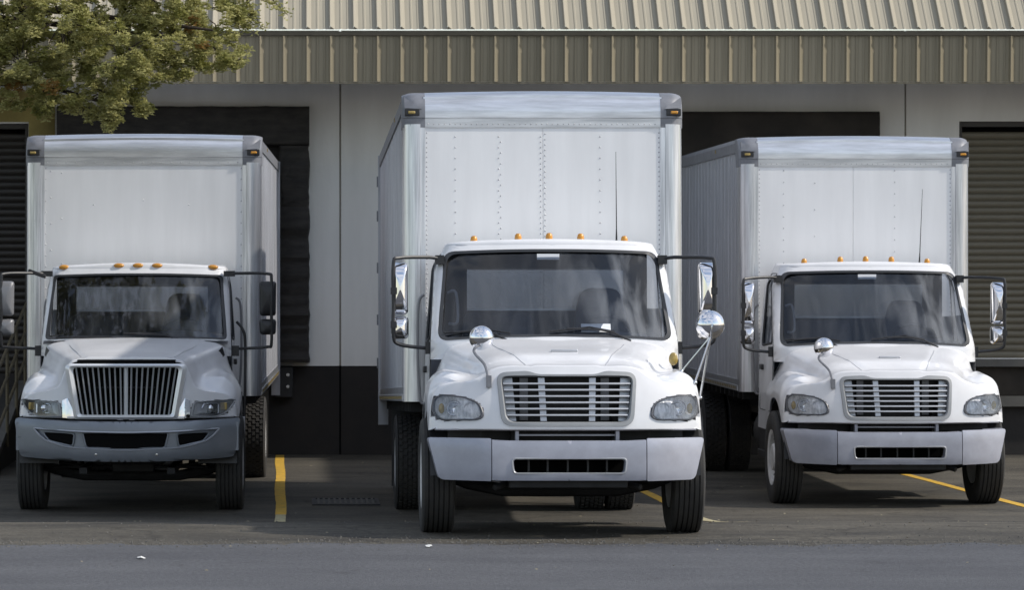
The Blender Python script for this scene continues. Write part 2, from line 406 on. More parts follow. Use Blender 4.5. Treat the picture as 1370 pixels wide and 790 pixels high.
# ------------------------------------------------------------------ warehouse
wh = empty('warehouse', (2, WALL, 0))
tag(wh, 'pale warehouse wall with tan ribbed metal roof edge above the loading docks', 'warehouse')
def P(mb, name, m, par=wh, **k):
    mb.v = [(x-2, y-WALL, z) for x, y, z in mb.v]; return mb.obj(name, m, par, **k)
TOPZ = 5.75
DL, DLZ = -3.66, 4.49; DR, DRZ = 8.93, 4.52
def wallpanel(x0, x1, rects, z0, z1, name, m, yo=0):
    # a slab from x0..x1, z0..z1 without the rects (x0,x1,z0,z1)
    X = sorted({x0, x1, *[r[0] for r in rects], *[r[1] for r in rects]}); X = [x for x in X if x0 <= x <= x1]
    Z = sorted({z0, z1, *[r[2] for r in rects], *[r[3] for r in rects]}); Z = [z for z in Z if z0 <= z <= z1]
    mb = MB()
    for i in range(len(X)-1):
        for j in range(len(Z)-1):
            cx, cz = (X[i]+X[i+1])/2, (Z[j]+Z[j+1])/2
            if any(r[0] < cx < r[1] and r[2] < cz < r[3] for r in rects): continue
            mb.box(X[i], X[i+1], WALL+yo, WALL+.25, Z[j], Z[j+1])
    return P(mb, name, m)
doorL = (-6.4, DL, 1.10, DLZ); doorR = (DR, 11.7, 1.31, DRZ)
for x0, x1 in ((-15, -7.19), (-7.17, .545), (.57, 8.19), (8.215, 15.9), (15.92, 24)):
    wallpanel(x0, x1, [doorL, doorR], 1.206, TOPZ, 'wall_panel', 'wall_white')
    wallpanel(x0, x1, [doorL, doorR], -.05, 1.206, 'wall_base', 'wall_dark', .012)
mb = MB().box(-15, 24, WALL+.05, WALL+.26, -.05, TOPZ-.01)   # behind the joints (thin backing with the door niches open)
for x in (-7.18, .557, 8.2, 15.91):
    P(MB().box(x-.02, x+.02, WALL+.03, WALL+.2, 1.21, TOPZ-.02), 'joint_filler', 'joint'); P(MB().box(x-.02, x+.02, WALL+.04, WALL+.2, 0, 1.20), 'joint_filler', 'void')
P(MB().box(-15, 24, WALL+.8, WALL+.9, 0, TOPZ), 'inner_wall', 'wall_dark')
P(MB().box(DL+.006, -3.30, WALL-.012, WALL+.01, 4.30, 4.93), 'yellow_patch', 'wall_yellow')['label'] = 'yellow wall strip above the left truck'  # thin yellow panel laid over the white wall
P(MB().box(-6.4, DL+.25, WALL-.010, WALL+.008, DLZ+.02, 4.93), 'yellow_patch', 'wall_yellow')['label'] = 'yellow wall strip over the left roller door'
def roller(x0, x1, z0, z1, m, pitch, lab):
    d = P(MB().box(x0-.02, x0+.05, WALL+.06, WALL+.2, z0, z1).box(x1-.05, x1+.02, WALL+.06, WALL+.2, z0, z1).box(x0, x1, WALL+.1, WALL+.2, z1-.07, z1+.02), 'roller_door', 'door_frame')
    d['label'] = lab
    n = int((z1-.07-z0)/pitch); first = None
    for i in range(n):
        if first is None:
            s = MB(); h = pitch
            prof = [(.0, 0), (-.012, .012), (-.026, h*.3), (-.030, h*.55), (-.022, h*.82), (0, h*.93), (.004, h), (.03, h), (.03, 0)]
            L0 = [(x0+.05-2, .13+p[0], p[1]) for p in prof]; L1 = [(x1-.05-2, .13+p[0], p[1]) for p in prof]
            s.loft([L0, L1], cap0=True, cap1=True); o = s.obj('slat', m, d); first = o
        else: o = first.copy(); COL.objects.link(o)
        o.location.z = z0+i*pitch
roller(*doorL, 'slat_dark', .093, 'dark brown roller door beside the left truck')
roller(*doorR, 'slat_olive', .093, 'olive roller door behind the right truck')
P(MB().box(DR-.1, 12, WALL-.14, WALL+.02, 1.20, 1.30), 'door_sill', 'concrete')['label'] = 'pale sill under the olive roller door'
P(MB().box(DR-.2, 12, WALL-.10, WALL+.005, .66, .80), 'dock_rail', 'concrete')['label'] = 'grey rail along the dark wall base'
P(MB().box(DR-.2, 12, WALL-.03, WALL+.005, .81, 1.19), 'dock_plate', 'shelter_black')

# dock seal (left) : wrinkled pads
def pad(x0, x1, z0, z1, depth, m, amp=.02, nz=60, nx=10, par=None):
    mb = MB(); loops = []
    horiz = (x1-x0) > (z1-z0)
    pr = roundpoly([(0, 0), (0, -depth), (1, -depth), (1, 0)], [0, .09, .09, 0], 4)
    pr = [(p[0], p[1]) for p in pr]
    n = nz
    for i in range(n+1):
        t = i/n; w = amp*(.35*sin(i*1.1+2*sin(i*.37))+.5*sin(i*.43+2)+.35*random.uniform(-1, 1)); lp = []
        for u, d in pr:
            if horiz: lp.append((lerp(x0, x1, t), WALL+d*(1+w*5), lerp(z0, z1, u)+(w*.4 if u in (0, 1) else 0)))
            else: lp.append((lerp(x0, x1, u)+(w*.9 if u > .5 else -w*.9), WALL+d*(1+w*9), lerp(z0, z1, t)))
        loops.append(lp)
    mb.loft(loops, cap0=True, cap1=True); return P(mb, 'pad', m, par)
ds = P(MB().box(-3.2, .09, WALL-.03, WALL+.003, 1.27, 4.68), 'dock_seal', 'seal_black'); ds['label'] = 'black wrinkled dock seal behind the left truck'
pad(-3.26, .14, 4.18, 4.715, .24, 'seal_black', .015, 70, par=ds)
pad(-.28, .14, 1.257, 4.18, .27, 'seal_black', .013, 64, par=ds)
pad(-3.26, -2.84, 1.257, 4.18, .27, 'seal_black', .022, 64, par=ds)
# torn flap of cover hanging at the upper right of the seal
fl = MB(); rows = []
for i in range(9):
    t = i/8; rows.append([(-.22+.33*u+.012*sin(i*1.1+u*3), WALL-.285-.02*sin(u*4+i*.9), 4.02-.62*t+.03*sin(u*5+i*.7)) for u in (0, .2, .4, .6, .8, 1)])
fl.loft(rows, closed=False); P(fl, 'torn_flap', 'seal_black', ds)
d2 = P(MB().box(4.5, 7.76, WALL-.02, WALL+.003, 1.25, 4.62), 'dock_seal', 'shelter_black'); d2['label'] = 'dark brown dock shelter behind the right truck'
pad(4.44, 7.80, 4.02, 4.64, .34, 'shelter_black', .006, 30, par=d2)
pad(7.36, 7.83, 1.25, 4.02, .34, 'shelter_black', .01, 40, par=d2)
pad(4.44, 4.90, 1.25, 4.02, .34, 'shelter_black', .01, 40, par=d2)
b0 = None
for x, dxx in ((-3.0, 0), (-.20, 0), (4.6, 0), (7.45, 0)):
    q = MB().box(x-.12, x+.12, WALL-.12, WALL+.02, .78, 1.20); q = P(q, 'dock_bumper', 'black_plastic', bevel=.012)
for z in (1.09, .93):
    mb = MB(); mb.lathe([(0, -.03), (.022, -.03), (.025, 0)], (-.17+.02, WALL-.12, z), 'y', 12); P(mb, 'bumper_bolt', 'nut')

# metal roof edge
FY = 44.1; PT = .3041; RX0 = .117
def rsec(h=.055):               # one 12 inch pan with its tall rib and two low ribs, profile (u, out)
    return [(0, 0), (.003, h), (.010, h), (.066, 0), (.128, 0), (.136, .007), (.156, .007), (.164, 0), (.218, 0), (.226, .007), (.246, .007), (.254, 0), (PT, 0)]
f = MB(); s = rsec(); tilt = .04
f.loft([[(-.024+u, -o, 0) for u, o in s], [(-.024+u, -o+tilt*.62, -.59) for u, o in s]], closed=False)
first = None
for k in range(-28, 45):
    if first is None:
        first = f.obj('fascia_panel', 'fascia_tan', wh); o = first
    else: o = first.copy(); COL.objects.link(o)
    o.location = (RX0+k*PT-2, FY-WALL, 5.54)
rf = MB(); RL = 2.6; ca = cos(radians(45))
rf.loft([[(-.024+u, -o*ca+d*ca, o*ca+d*ca) for u, o in s] for d in (0, RL)], closed=False)
rf.prism([(0, 0), (.006, .044), (.022, .044), (.060, 0)], lambda u, o: (-.024+u, -o*ca, o*ca), lambda u, o: (-.024+u, -o*ca+.004, o*ca+.004))
first = None
for k in range(-28, 45):
    if first is None:
        first = rf.obj('roof_panel', 'roof_tan', wh); o = first
    else: o = first.copy(); COL.objects.link(o)
    o.location = (RX0+k*PT-2, FY-.06-WALL, 5.625)
P(MB().box(-9, 14.5, FY-.045, FY+.02, 5.545, 5.60), 'eave_trim', 'trim_tan', bevel=.008)
P(MB().box(-9, 14.5, FY+.03, FY+.08, 4.925, 4.947), 'drip_edge', 'fascia_tan')
P(MB().box(-9, 14.5, FY+.25, WALL+.01, 5.30, 5.34), 'soffit', 'soffit')
P(MB().box(-9, 14.5, WALL+.2, WALL+12, 5.6, 5.75), 'roof_deck', 'soffit')

# ------------------------------------------------------------------ ramp and handrail at the left
rp = MB(); X0, X1 = -5.6, -3.72
rz = lambda y: max(0, .93-.18*(WALL-y))
rp.loft([[(X0, y, 0), (X1, y, 0), (X1, y, rz(y)), (X0, y, rz(y))] for y in (WALL-.02, 44, 42, 40.85)], cap0=True, cap1=True)
tag(rp.obj('concrete_ramp', 'dark_concrete'), 'dark concrete ramp sloping up to the brown roller door beside left truck', 'ramp')
hr = empty('handrail', (X1+.04, 44, 0)); tag(hr, 'tan sloping steel handrail on the concrete ramp beside left truck', 'handrail')
for dz in (.42, .78, 1.14):
    MB().tube([(0, WALL-44-.1, rz(WALL-.1)+dz), (0, 40.9-44, rz(40.9)+dz)], .022, 8).obj('rail', 'rail_tan', hr)
for y in (45.7, 44.3, 42.9, 41.5): MB().tube([(0, y-44, rz(y)-.1), (0, y-44, rz(y)+1.14)], .022, 8).obj('post', 'rail_tan', hr)
kb = MB(); kb.loft([[(X1-.1, y, rz(y)), (X1+.03, y, rz(y)-.002), (X1+.03, y, rz(y)+.09), (X1-.1, y, rz(y)+.09)] for y in (WALL-.05, 41)], cap0=True, cap1=True)
tag(kb.obj('ramp_kerb', 'concrete'), 'pale concrete kerb along the edge of the ramp under the handrail', 'kerb')

# ------------------------------------------------------------------ truck parts
def wheel(par, x, y, side, kind, r=.5, w=.28, steer=0, name='wheel', hub='rim_white'):
    """side=-1: outer face to the left. wheel (rim) > tyre, lug_nut"""
    o = side
    def X(v): return v*o
    root = MB()
    c = (0, 0, 0)
    if kind == 'front':
        prof = [(r*.56, w*.40), (r*.60, w*.47), (r*.52, w*.42), (r*.50, w*.20), (r*.34, w*.14), (r*.30, w*.36), (r*.27, w*.45), (.0, w*.46)]
    else:
        prof = [(r*.56, w*.40), (r*.60, w*.47), (r*.55, w*.3), (r*.50, -w*.25), (r*.34, -w*.28), (r*.28, -w*.1), (r*.24, w*.25), (0, w*.28)]
    root.lathe([(a_, X(b_)) for a_, b_ in prof], c, 'x', 36)
    root.lathe([(r*.56, X(w*.40)), (r*.56, X(-w*.45))], c, 'x', 36)
    wo = root.obj(name, hub, par); wo.location = (x, y, r-.012); wo.rotation_euler.z = steer
    ty = MB(); n = 56
    hw = w/2; P0 = [(r*.58, hw*.86), (r*.66, hw*.99), (r*.80, hw*1.04), (r*.92, hw*1.0), (r*.965, hw*.95), (r*.992, hw*.86)]
    if kind == 'front':
        tread = []
        gx = [.62, .30, 0, -.30, -.62]
        for q in gx:
            tread += [(r, hw*(q+.045)), (r*.972, hw*(q+.03)), (r*.972, hw*(q-.03)), (r, hw*(q-.045))]
    else:
        tread = [(r*.975, hw*.80), (r*.975, -hw*.80)]
    prof = P0+tread+[(a_, -b_) for a_, b_ in P0[::-1]]
    ty.lathe([(a_, X(b_)) for a_, b_ in prof], c, 'x', n)
    to = ty.obj('tyre', 'rubber', wo, smooth=28)
    if kind != 'front':
        lug = MB(); nl = 44
        for k in range(nl):
            for row, off in ((-.76, 0), (-.42, .5), (-.08, 0), (.24, .5), (.56, 0)):
                t0 = 2*pi*(k+off)/nl; dt = 2*pi/nl*.34
                a_, b_ = hw*row, hw*(row+.24); vs = []
                for rr in (r*.97, r):
                    for tt, xx in ((t0-dt, a_), (t0+dt, a_), (t0+dt, b_), (t0-dt, b_)): vs.append((xx, rr*cos(tt), rr*sin(tt)))
                lug.add(vs, [(4, 5, 6, 7), (0, 1, 5, 4), (1, 2, 6, 5), (2, 3, 7, 6), (3, 0, 4, 7)])
        lo = lug.obj('tread_lug', 'rubber', wo, smooth=0, fix=False); lo['kind'] = 'stuff'
    f0 = None
    for k in range(10):
        t = 2*pi*k/10
        if f0 is None:
            f0 = MB().lathe([(0, X(.055)), (.014, X(.05)), (.017, 0)], (0, 0, 0), 'x', 6).obj('lug_nut', 'nut', wo); q = f0
        else: q = f0.copy(); COL.objects.link(q)
        rr = r*.40 if kind == 'front' else r*.31
        q.location = (X(w*.16) if kind == 'front' else X(-w*.15), rr*cos(t), rr*sin(t))
    return wo

HWB = 1.295; BY0 = 2.85
def cargo_box(par, length, rivet_cols, label=None, mk='amber'):
    y0, y1 = BY0, BY0+length; z0, z1 = 1.13, 4.0; zc = 3.665
    fx = 1.10
    cb = MB(); cb.box(-fx-.02, fx+.02, y0+.012, y0+.05, z0+.04, zc+.02)
    cb = cb.obj('cargo_box', 'box_panel', par)
    # front sheets between the vertical seams
    xs_ = [-fx]+sorted(rivet_cols.get('seams', []))+[fx]
    for i in range(len(xs_)-1):
        MB().box(xs_[i]+.002, xs_[i+1]-.002, y0+.004, y0+.012, z0+.06, zc+.01).obj('front_panel', 'box_panel', cb, bevel=.0015)
    # corner posts
    for sx in (-1, 1):
        R = .13; prof = [(fx-.012, -.004), (fx+.03, -.006), (fx+.035, -.016)]
        for k in range(9):
            t = k/8*pi/2; prof.append((HWB-R+R*sin(t), R-.018-R*cos(t)))
        prof += [(HWB, .20), (HWB-.03, .20), (HWB-.03, .05), (fx, .03)]
        lo = [[(sx*px, y0+py, z) for px, py in prof] for z in (z0-.005, zc+.03)]
        MB().loft(lo, cap0=True, cap1=True).obj('corner_post', 'aluminium', cb, smooth=40)
    # roof cap : rounded extrusion across the top
    def capprof(z1=z1):
        pr = [(.004, zc), (-.006, zc), (-.008, zc+.085), (-.018, zc+.09)]
        R = .20
        for k in range(11):
            t = k/10*pi/2; pr.append((R-.018-R*cos(t), z1-R+R*sin(t)-.0))
        return pr+[(.32, z1), (.32, z1-.03), (.03, z1-.05)]
    pr = capprof(); lo = []
    for i in range(13):
        x = lerp(-1.105, 1.105, i/12); cr_ = .018*(1-(x/1.105)**2)
        lo.append([(x, y0+a_, b_+(cr_ if b_ > zc+.2 else 0)) for a_, b_ in pr])
    MB().loft(lo, cap0=True, cap1=True).obj('roof_cap', 'aluminium_cap', cb, smooth=40)
    for sx in (-1, 1):
        # corner casting: rounded in three directions
        m = MB(); rows = []
        xr = [1.09, 1.14, 1.19, 1.225, 1.255, 1.28, 1.295, 1.30]
        for x in xr:
            d = max(0, (x-1.18)/.12); dz = .018*d**2.2; dy = .10*d**2.4
            rows.append([(sx*x, y0-.006+a_+dy, (b_-dz if b_ > zc+.12 else b_)) for a_, b_ in pr[:-2]]+[(sx*x, y0+.32, zc), (sx*x, y0+.1, zc)])
        m.loft(rows, cap0=True, cap1=True); ca_ = m.obj('corner_casting', 'casting', cb, smooth=40)
        w_ = MB(); w_.add([(sx*1.285, y0+.02, z1-.05), (sx*1.12, y0-.034, z1-.165), (sx*1.28, y0-.012, z1-.155), (sx*1.285, y0+.05, z1-.10),
                           (sx*1.29, y0+.05, z1-.06), (sx*1.15, y0+.03, z1-.17)],
              [(0, 1, 2), (0, 2, 3), (0, 5, 1), (1, 5, 2), (4, 3, 5), (0, 3, 4)])
        w_.obj('casting_fold', 'casting', cb)
        MB().box(sx*1.21-.068, sx*1.21+.068, y0-.034, y0+.1, z1-.228, z1-.162).obj('lamp_pocket', 'black_plastic', cb, bevel=.006)
        MB().box(sx*1.215-.034, sx*1.215+.034, y0-.044, y0-.02, z1-.212, z1-.184).obj('marker_light', mk if sx > 0 else 'amber_dull', cb, bevel=.01)
    # sides
    npan = 8; first = None
    for sx in (-1, 1):
        ya = y0+.20
        for i in range(npan):
            a_, b_ = lerp(ya, y1-.1, i/npan), lerp(ya, y1-.1, (i+1)/npan)
            q = MB(); pts = [(a_+.003, 0), (a_+.06, 0)]
            for j in range(1, 3):
                c_ = lerp(a_, b_, j/3+.02); pts += [(c_-.035, 0), (c_-.03, .003), (c_+.03, .003), (c_+.035, 0)]
            pts += [(b_-.04, 0), (b_-.03, .006), (b_-.003, .006)]
            q.loft([[(sx*(HWB-.016+d), y, z) for y, d in pts] for z in (z0+.13, z1-.16)], closed=False)
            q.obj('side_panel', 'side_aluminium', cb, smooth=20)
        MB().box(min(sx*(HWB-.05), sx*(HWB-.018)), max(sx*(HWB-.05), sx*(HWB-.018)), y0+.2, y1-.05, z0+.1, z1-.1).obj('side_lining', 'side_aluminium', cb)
        pr_ = [(HWB-.05, z1-.17), (HWB+.002, z1-.17), (HWB+.006, z1-.06), (HWB-.03, z1-.012), (HWB-.10, z1-.006), (HWB-.10, z1-.05)]
        MB().loft([[(sx*px, y, pz) for px, pz in pr_] for y in (y0+.3, y1)], cap0=True, cap1=True).obj('top_rail', 'casting', cb, smooth=25)
        pr_ = [(HWB-.05, z0), (HWB+.004, z0), (HWB+.004, z0+.06), (HWB-.004, z0+.065), (HWB-.004, z0+.13), (HWB-.05, z0+.13)]
        MB().loft([[(sx*px, y, pz) for px, pz in pr_] for y in (y0+.19, y1)], cap0=True, cap1=True).obj('bottom_rail', 'aluminium', cb, smooth=25)
        sl = MB()
        for k in range(int((length-.5)/.16)):
            y = y0+.35+k*.16; xx = sx*(HWB+.006); sl.box(min(xx, xx-sx*.004), max(xx, xx-sx*.004), y, y+.07, z0+.018, z0+.045)
        so = sl.obj('rail_slot', 'amber_dull', cb, smooth=0); so['kind'] = 'stuff'
        MB().box(sx*HWB-.012 if sx > 0 else sx*HWB-.012, sx*HWB+.012, y0+2.1, y0+2.16, z1-.115, z1-.075).obj('side_marker', 'amber_dull', cb)
    MB().box(-HWB+.08, HWB-.08, y0+.3, y1, z1-.03, z1-.004).obj('roof_sheet', 'aluminium_cap', cb)
    MB().box(-HWB+.04, HWB-.04, y0+.05, y1-.02, z0, z0+.08).obj('floor', 'dark_steel', cb)
    rfm = MB().box(-HWB-.012, -HWB+.10, y1-.09, y1+.02, z0-.28, z1-.04).box(HWB-.10, HWB+.012, y1-.09, y1+.02, z0-.28, z1-.04)
    rfm.box(-HWB+.1, HWB-.1, y1-.09, y1+.02, z1-.2, z1-.03).box(-HWB+.1, HWB-.1, y1-.09, y1+.02, z0-.1, z0+.05); rfm.obj('rear_frame', 'side_aluminium', cb)
    MB().box(-HWB+.1, HWB-.1, y1-.06, y1, z0+.05, z1-.2).obj('rear_door', 'side_aluminium', cb)
    hg = MB()
    for z in (1.5, 2.0, 2.6, 3.2, 3.6): hg.box(-HWB-.028, -HWB-.01, y1-.07, y1+.01, z, z+.12)
    hg.obj('hinge', 'casting', cb)['kind'] = 'stuff'
    # rivets: low cones, joined
    rv = MB()
    def riv(x, z, r=.009, y=y0-.0):
        rv.add([(x-r, y+.004, z), (x, y+.004, z-r), (x+r, y+.004, z), (x, y+.004, z+r), (x, y-.004, z)], [(0, 1, 4), (1, 2, 4), (2, 3, 4), (3, 0, 4)])
    z = z0+.1
    while z < zc-.03:
        for x in (-fx+.025, fx-.025): riv(x, z, .008)
        z += rivet_cols.get('edge', .06)
    for x, st, dy in rivet_cols.get('cols', []):
        z = z0+.15+dy
        while z < zc-.04: riv(x, z, .0085); z += st
    x = -1.06
    while x < 1.07: riv(x, zc+.03, .008, y0-.010); x += rivet_cols.get('top', .07)
    rv.obj('rivet', 'rivet', cb, smooth=0, fix=False)['kind'] = 'stuff'
    return cb

def chassis(par, ax1, ax2, length, tank_x=-1):
    f = MB()
    for sx in (-1, 1):
        f.box(sx*.43-.035, sx*.43+.035, .35, BY0+length-.2, .78, 1.02)
    for y in (1.6, 3.4, 5.0, 6.6, 8.2, 9.8): f.box(-.40, .40, y-.05, y+.05, .82, .98)
    f = f.obj('frame', 'dark_steel', par)
    for k in range(int(length/.4)):
        y = BY0+.3+.4*k
        if k == 0: c0 = MB().box(-1.22, 1.22, 0, .05, 1.03, 1.125).obj('cross_member', 'dark_steel', f); c = c0
        else: c = c0.copy(); COL.objects.link(c)
        c.location.y = y
    a_ = MB(); a_.tube([(-1.0, ax1, .5), (-.8, ax1, .42), (-.5, ax1, .36), (.5, ax1, .36), (.8, ax1, .42), (1.0, ax1, .5)], .055, 8)
    for sx in (-1, 1):
        a_.box(sx*.45-.04, sx*.45+.04, ax1-.75, ax1+.75, .42, .48); a_.tube([(sx*.62, ax1+.12, .42), (sx*.62, ax1+.2, .95)], .035, 8)
        a_.tube([(sx*.75, ax1-.12, .5), (sx*.45, ax1-.2, .46)], .02, 6)
    a_.tube([(-.8, ax1-.16, .46), (.8, ax1-.16, .46)], .02, 6); a_.obj('front_axle', 'dark_steel', par)
    b_ = MB(); b_.tube([(-.95, ax2, .5), (-.3, ax2, .5), (.3, ax2, .5), (.95, ax2, .5)], .08, 10)
    b_.ball((.05, ax2, .5), .24, sc=(1, .9, .95)); b_.tube([(.05, ax2-.2, .52), (.02, ax1+1.6, .7)], .05, 8)
    for sx in (-1, 1): b_.box(sx*.5-.05, sx*.5+.05, ax2-.7, ax2+.7, .6, .7)
    b_.obj('rear_axle', 'dark_steel', par)
    en = MB(); en.box(-.36, .36, .55, 1.8, .50, 1.15); en.box(-.2, .25, .8, 1.3, .40, .52); en.tube([(-.3, .7, .55), (-.42, 1.3, .48), (-.42, 2.4, .55)], .05, 8)
    en.obj('engine', 'dark_steel', par, bevel=.02)
    # fuel tank, battery box, muffler under the cab and box
    t = MB(); t.lathe([(0, -.55), (.27, -.55), (.29, -.5), (.29, .5), (.27, .55), (0, .55)], (tank_x*.80, 2.75, .68), 'y', 24); t.obj('fuel_tank', 'dark_steel', par)
    MB().box(-tank_x*.8-.28, -tank_x*.8+.28, 2.1, 2.95, .45, .92).obj('battery_box', 'dark_steel', par, bevel=.02)
    ai = MB(); ai.lathe([(0, -.4), (.13, -.38), (.14, .38), (0, .4)], (.35, 5.0, .62), 'y', 16); ai.lathe([(0, -.3), (.13, -.28), (.14, .28), (0, .3)], (-.25, 4.6, .60), 'y', 16)
    ai.obj('air_tank', 'dark_steel', par)
    for sx in (-1, 1):
        MB().box(sx*.95-.30, sx*.95+.30, ax2+.68, ax2+.69, .22, 1.03).obj('mud_flap', 'mud_flap', par)
    MB().tube([(-1.0, BY0+length-.1, .55), (1.0, BY0+length-.1, .55)], .05, 8).tube([(-.6, BY0+length-.1, .55), (-.6, BY0+length-.15, 1.0)], .03, 6).tube([(.6, BY0+length-.1, .55), (.6, BY0+length-.15, 1.0)], .03, 6).obj('rear_guard', 'dark_steel', par)

def cab(par, c):
    """c: dict of cab measures; front surface y(x,z), side surface x(y,z)"""
    zb, zt = c['zb'], c['zt']; yb, yt = c['yb'], c['yt']; bow = c['bow']; yr = 2.68
    def hw(z):
        h = lerp(c['wb'], c['wt'], (z-zb)/(zt-zb)) if z > zb else c['wb']+.02*min(1, (zb-z))
        return h - c.get('rnd', .07)*smooth((z-(zt-.22))/.30)**1.5
    def fy(x, z):
        t = (z-zb)/(zt-zb); y = lerp(yb, yt, t) if t > 0 else yb-.1*(-t); u = min(1, abs(x)/hw(z))
        return y + bow*u*u + .10*u**26
    F = lambda x, z: (x, fy(x, z), z)
    z_lo = zb-.16; top = zt+.055
    outer = [(hw(z)*1.0, z) for z in np.linspace(z_lo, top, 14)]; outer = outer+[(-x, z) for x, z in outer[::-1]]
    g = c['glass']            # (half bottom, half top, z bottom, z top, z bottom centre drop)
    hole = roundpoly([(-g[0], g[2]), (-g[0]*.5, g[2]+g[4]), (g[0]*.5, g[2]+g[4]), (g[0], g[2]), (g[1], g[3]), (g[1]*.4, g[3]+.018), (-g[1]*.4, g[3]+.018), (-g[1], g[3])], [c.get('gr', .10), .3, .3, c.get('gr', .10), c.get('gr', .10), .3, .3, c.get('gr', .10)], 6)
    cc = (0, (g[2]+g[3])/2)
    # cab shell = front frame + sides + roof + back, one mesh
    m = MB(); holed(m, outer, hole, F, 4, cc, 64)
    for sx in (-1, 1):
        def SF(y, z): return (sx*hw(z), y, z)
        fr_ = [(fy(hw(z), z), z) for z in np.linspace(z_lo, top, 14)]
        so = [(fr_[0][0], z_lo), (fr_[0][0], .74), (yr, .74), (yr, top)] + fr_[::-1]
        wp = c['win']; sh = roundpoly([(lerp(yb, yt, .08)+bow+.16, zb+.04), (yr-.22, zb+.0), (yr-.24, zt-.09), (lerp(yb, yt, .9)+bow+.22, zt-.09)], .07, 5)
        ccs = (yr-.55, zb+.30)
        holed(m, so, sh, SF, 4, ccs, 48)
    # roof
    loops = []
    nx = 20; yc = (yt+yr)/2+.1
    for dz, ins in ((.0, 0), (.03, .004), (.06, .022), (.078, .05), (.092, .10), (.100, .2), (.104, .45)):
        z = top+dz*c.get('rf', 1); h = hw(top)
        base = [(x*h, fy(x*h, top)) for x in [-1+2*k/nx for k in range(nx+1)]] + [(h, lerp(fy(h, top), yr, k/5)) for k in range(1, 6)] + [(x*h, yr) for x in (.5, 0, -.5)] + [(-h, lerp(yr, fy(h, top), k/5)) for k in range(0, 5)]
        ky = (yr-yt)/2+.2
        cr_ = c.get('crown', .03)
        loops.append([(x*(h-ins*1.3)/h, yc+(y-yc)*(ky-ins*1.1)/ky, z + cr_*(1-(x/h)**2)*min(1, dz/.06)) for x, y in base])
    m.loft(loops, cap1=True)
    m.box(-hw(zb)+.02, hw(zb)-.02, yr-.04, yr-.001, .8, zb+.15)
    m.box(-hw(zb)+.02, hw(zb)-.02, yr-.04, yr-.001, zb+.15, zb+.32); m.box(-hw(zt)+.04, -.74, yr-.04, yr-.001, zb+.32, top-.20); m.box(.74, hw(zt)-.04, yr-.04, yr-.001, zb+.32, top-.20); m.box(-hw(top)+.02, hw(top)-.02, yr-.04, yr-.001, top-.20, top+.04)
    cb = m.obj('cab', 'white_paint', par, smooth=40)
    # windscreen, gasket
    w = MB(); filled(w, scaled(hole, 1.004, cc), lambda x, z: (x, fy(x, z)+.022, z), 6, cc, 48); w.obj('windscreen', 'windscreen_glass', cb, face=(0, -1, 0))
    gk = MB(); H1 = scaled(hole, 1.0, cc); H2 = [(x*.972, cc[1]+(z-cc[1])*.945) for x, z in hole]
    A = [F(*p) for p in H1]
    gk.loft([[(x, y-.003, z) for x, y, z in [F(*p) for p in scaled(hole, 1.006, cc)]], [(x, y-.009, z) for x, y, z in A], [(p[0], fy(*p)+.001, p[1]) for p in H2], [(p[0], fy(*p)+.04, p[1]) for p in H2]])
    gk.obj('window_gasket', 'gasket', cb)
    for sx in (-1, 1):
        sh = roundpoly([(lerp(yb, yt, .08)+bow+.16, zb+.04), (yr-.22, zb+.0), (yr-.24, zt-.09), (lerp(yb, yt, .9)+bow+.22, zt-.09)], .07, 5)
        q = MB(); filled(q, sh, lambda y, z: (sx*(hw(z)-.012), y, z), 3, (yr-.55, zb+.30)); q.obj('side_window', 'window_glass', cb, face=(sx, 0, 0))
        q = MB(); rim_tube(q, sh, lambda y, z: (sx*(hw(z)), y, z), .014); q.obj('window_seal', 'gasket', cb)
        # door outline seam and handle
        q = MB(); dp = roundpoly([(lerp(yb, yt, .0)+bow+.10, zb-.05), (lerp(yb, yt, .0)+bow+.12, .95), (yr-.12, .95), (yr-.12, zt-.02), (lerp(yb, yt, .95)+bow+.16, zt-.02)], .06, 4)
        rim_tube(q, dp, lambda y, z: (sx*(hw(z)+.001), y, z), .006, 5); q.obj('door_seam', 'gasket', cb)
        MB().box(sx*hw(1.4)-.03, sx*hw(1.4)+.03, yr-.36, yr-.20, zb-.27, zb-.21).obj('door_handle', 'black_plastic', cb, bevel=.01)
        q = MB(); q.tube(cat([(sx*(hw(1.6)+.01), yr+.02, zb+.45), (sx*(hw(1.6)+.06), yr+.04, zb+.36), (sx*(hw(1.6)+.07), yr+.04, zb-.1), (sx*(hw(1.6)+.05), yr+.03, zb-.5), (sx*(hw(1.6)+.01), yr+.02, zb-.55)], 5), .013, 8); q.obj('grab_handle', c.get('grab', 'mirror_grey'), cb)
        # step skirt under the door
        MB().box(sx*1.02-.10, sx*1.02+.10, 1.85, yr, .42, .50).box(sx*1.04-.06, sx*1.04+.06, 1.85, yr, .50, .76).obj('step', 'dark_steel', cb, bevel=.01)
    # interior
    i_ = MB(); i_.box(-hw(zb)+.05, hw(zb)-.05, yb+.42, yr-.05, .95, 1.0); i_.box(-.93, .93, yr-.10, yr-.045, 1.0, zb+.30); i_.box(-.93, -.72, yr-.10, yr-.045, zb+.30, top-.19); i_.box(.72, .93, yr-.10, yr-.045, zb+.30, top-.19); i_.box(-.93, .93, yr-.10, yr-.045, top-.19, top-.03); i_.box(-.9, .9, yb+.8, yr-.05, top-.03, top-.02)
    i_.obj('cab_lining', 'cab_inside', cb)
    q = MB(); q.box(-.74, .74, yr-.03, yr-.02, zb+.30, top-.18); q.obj('rear_window', 'window_glass', cb)
    d_ = MB(); lo = []
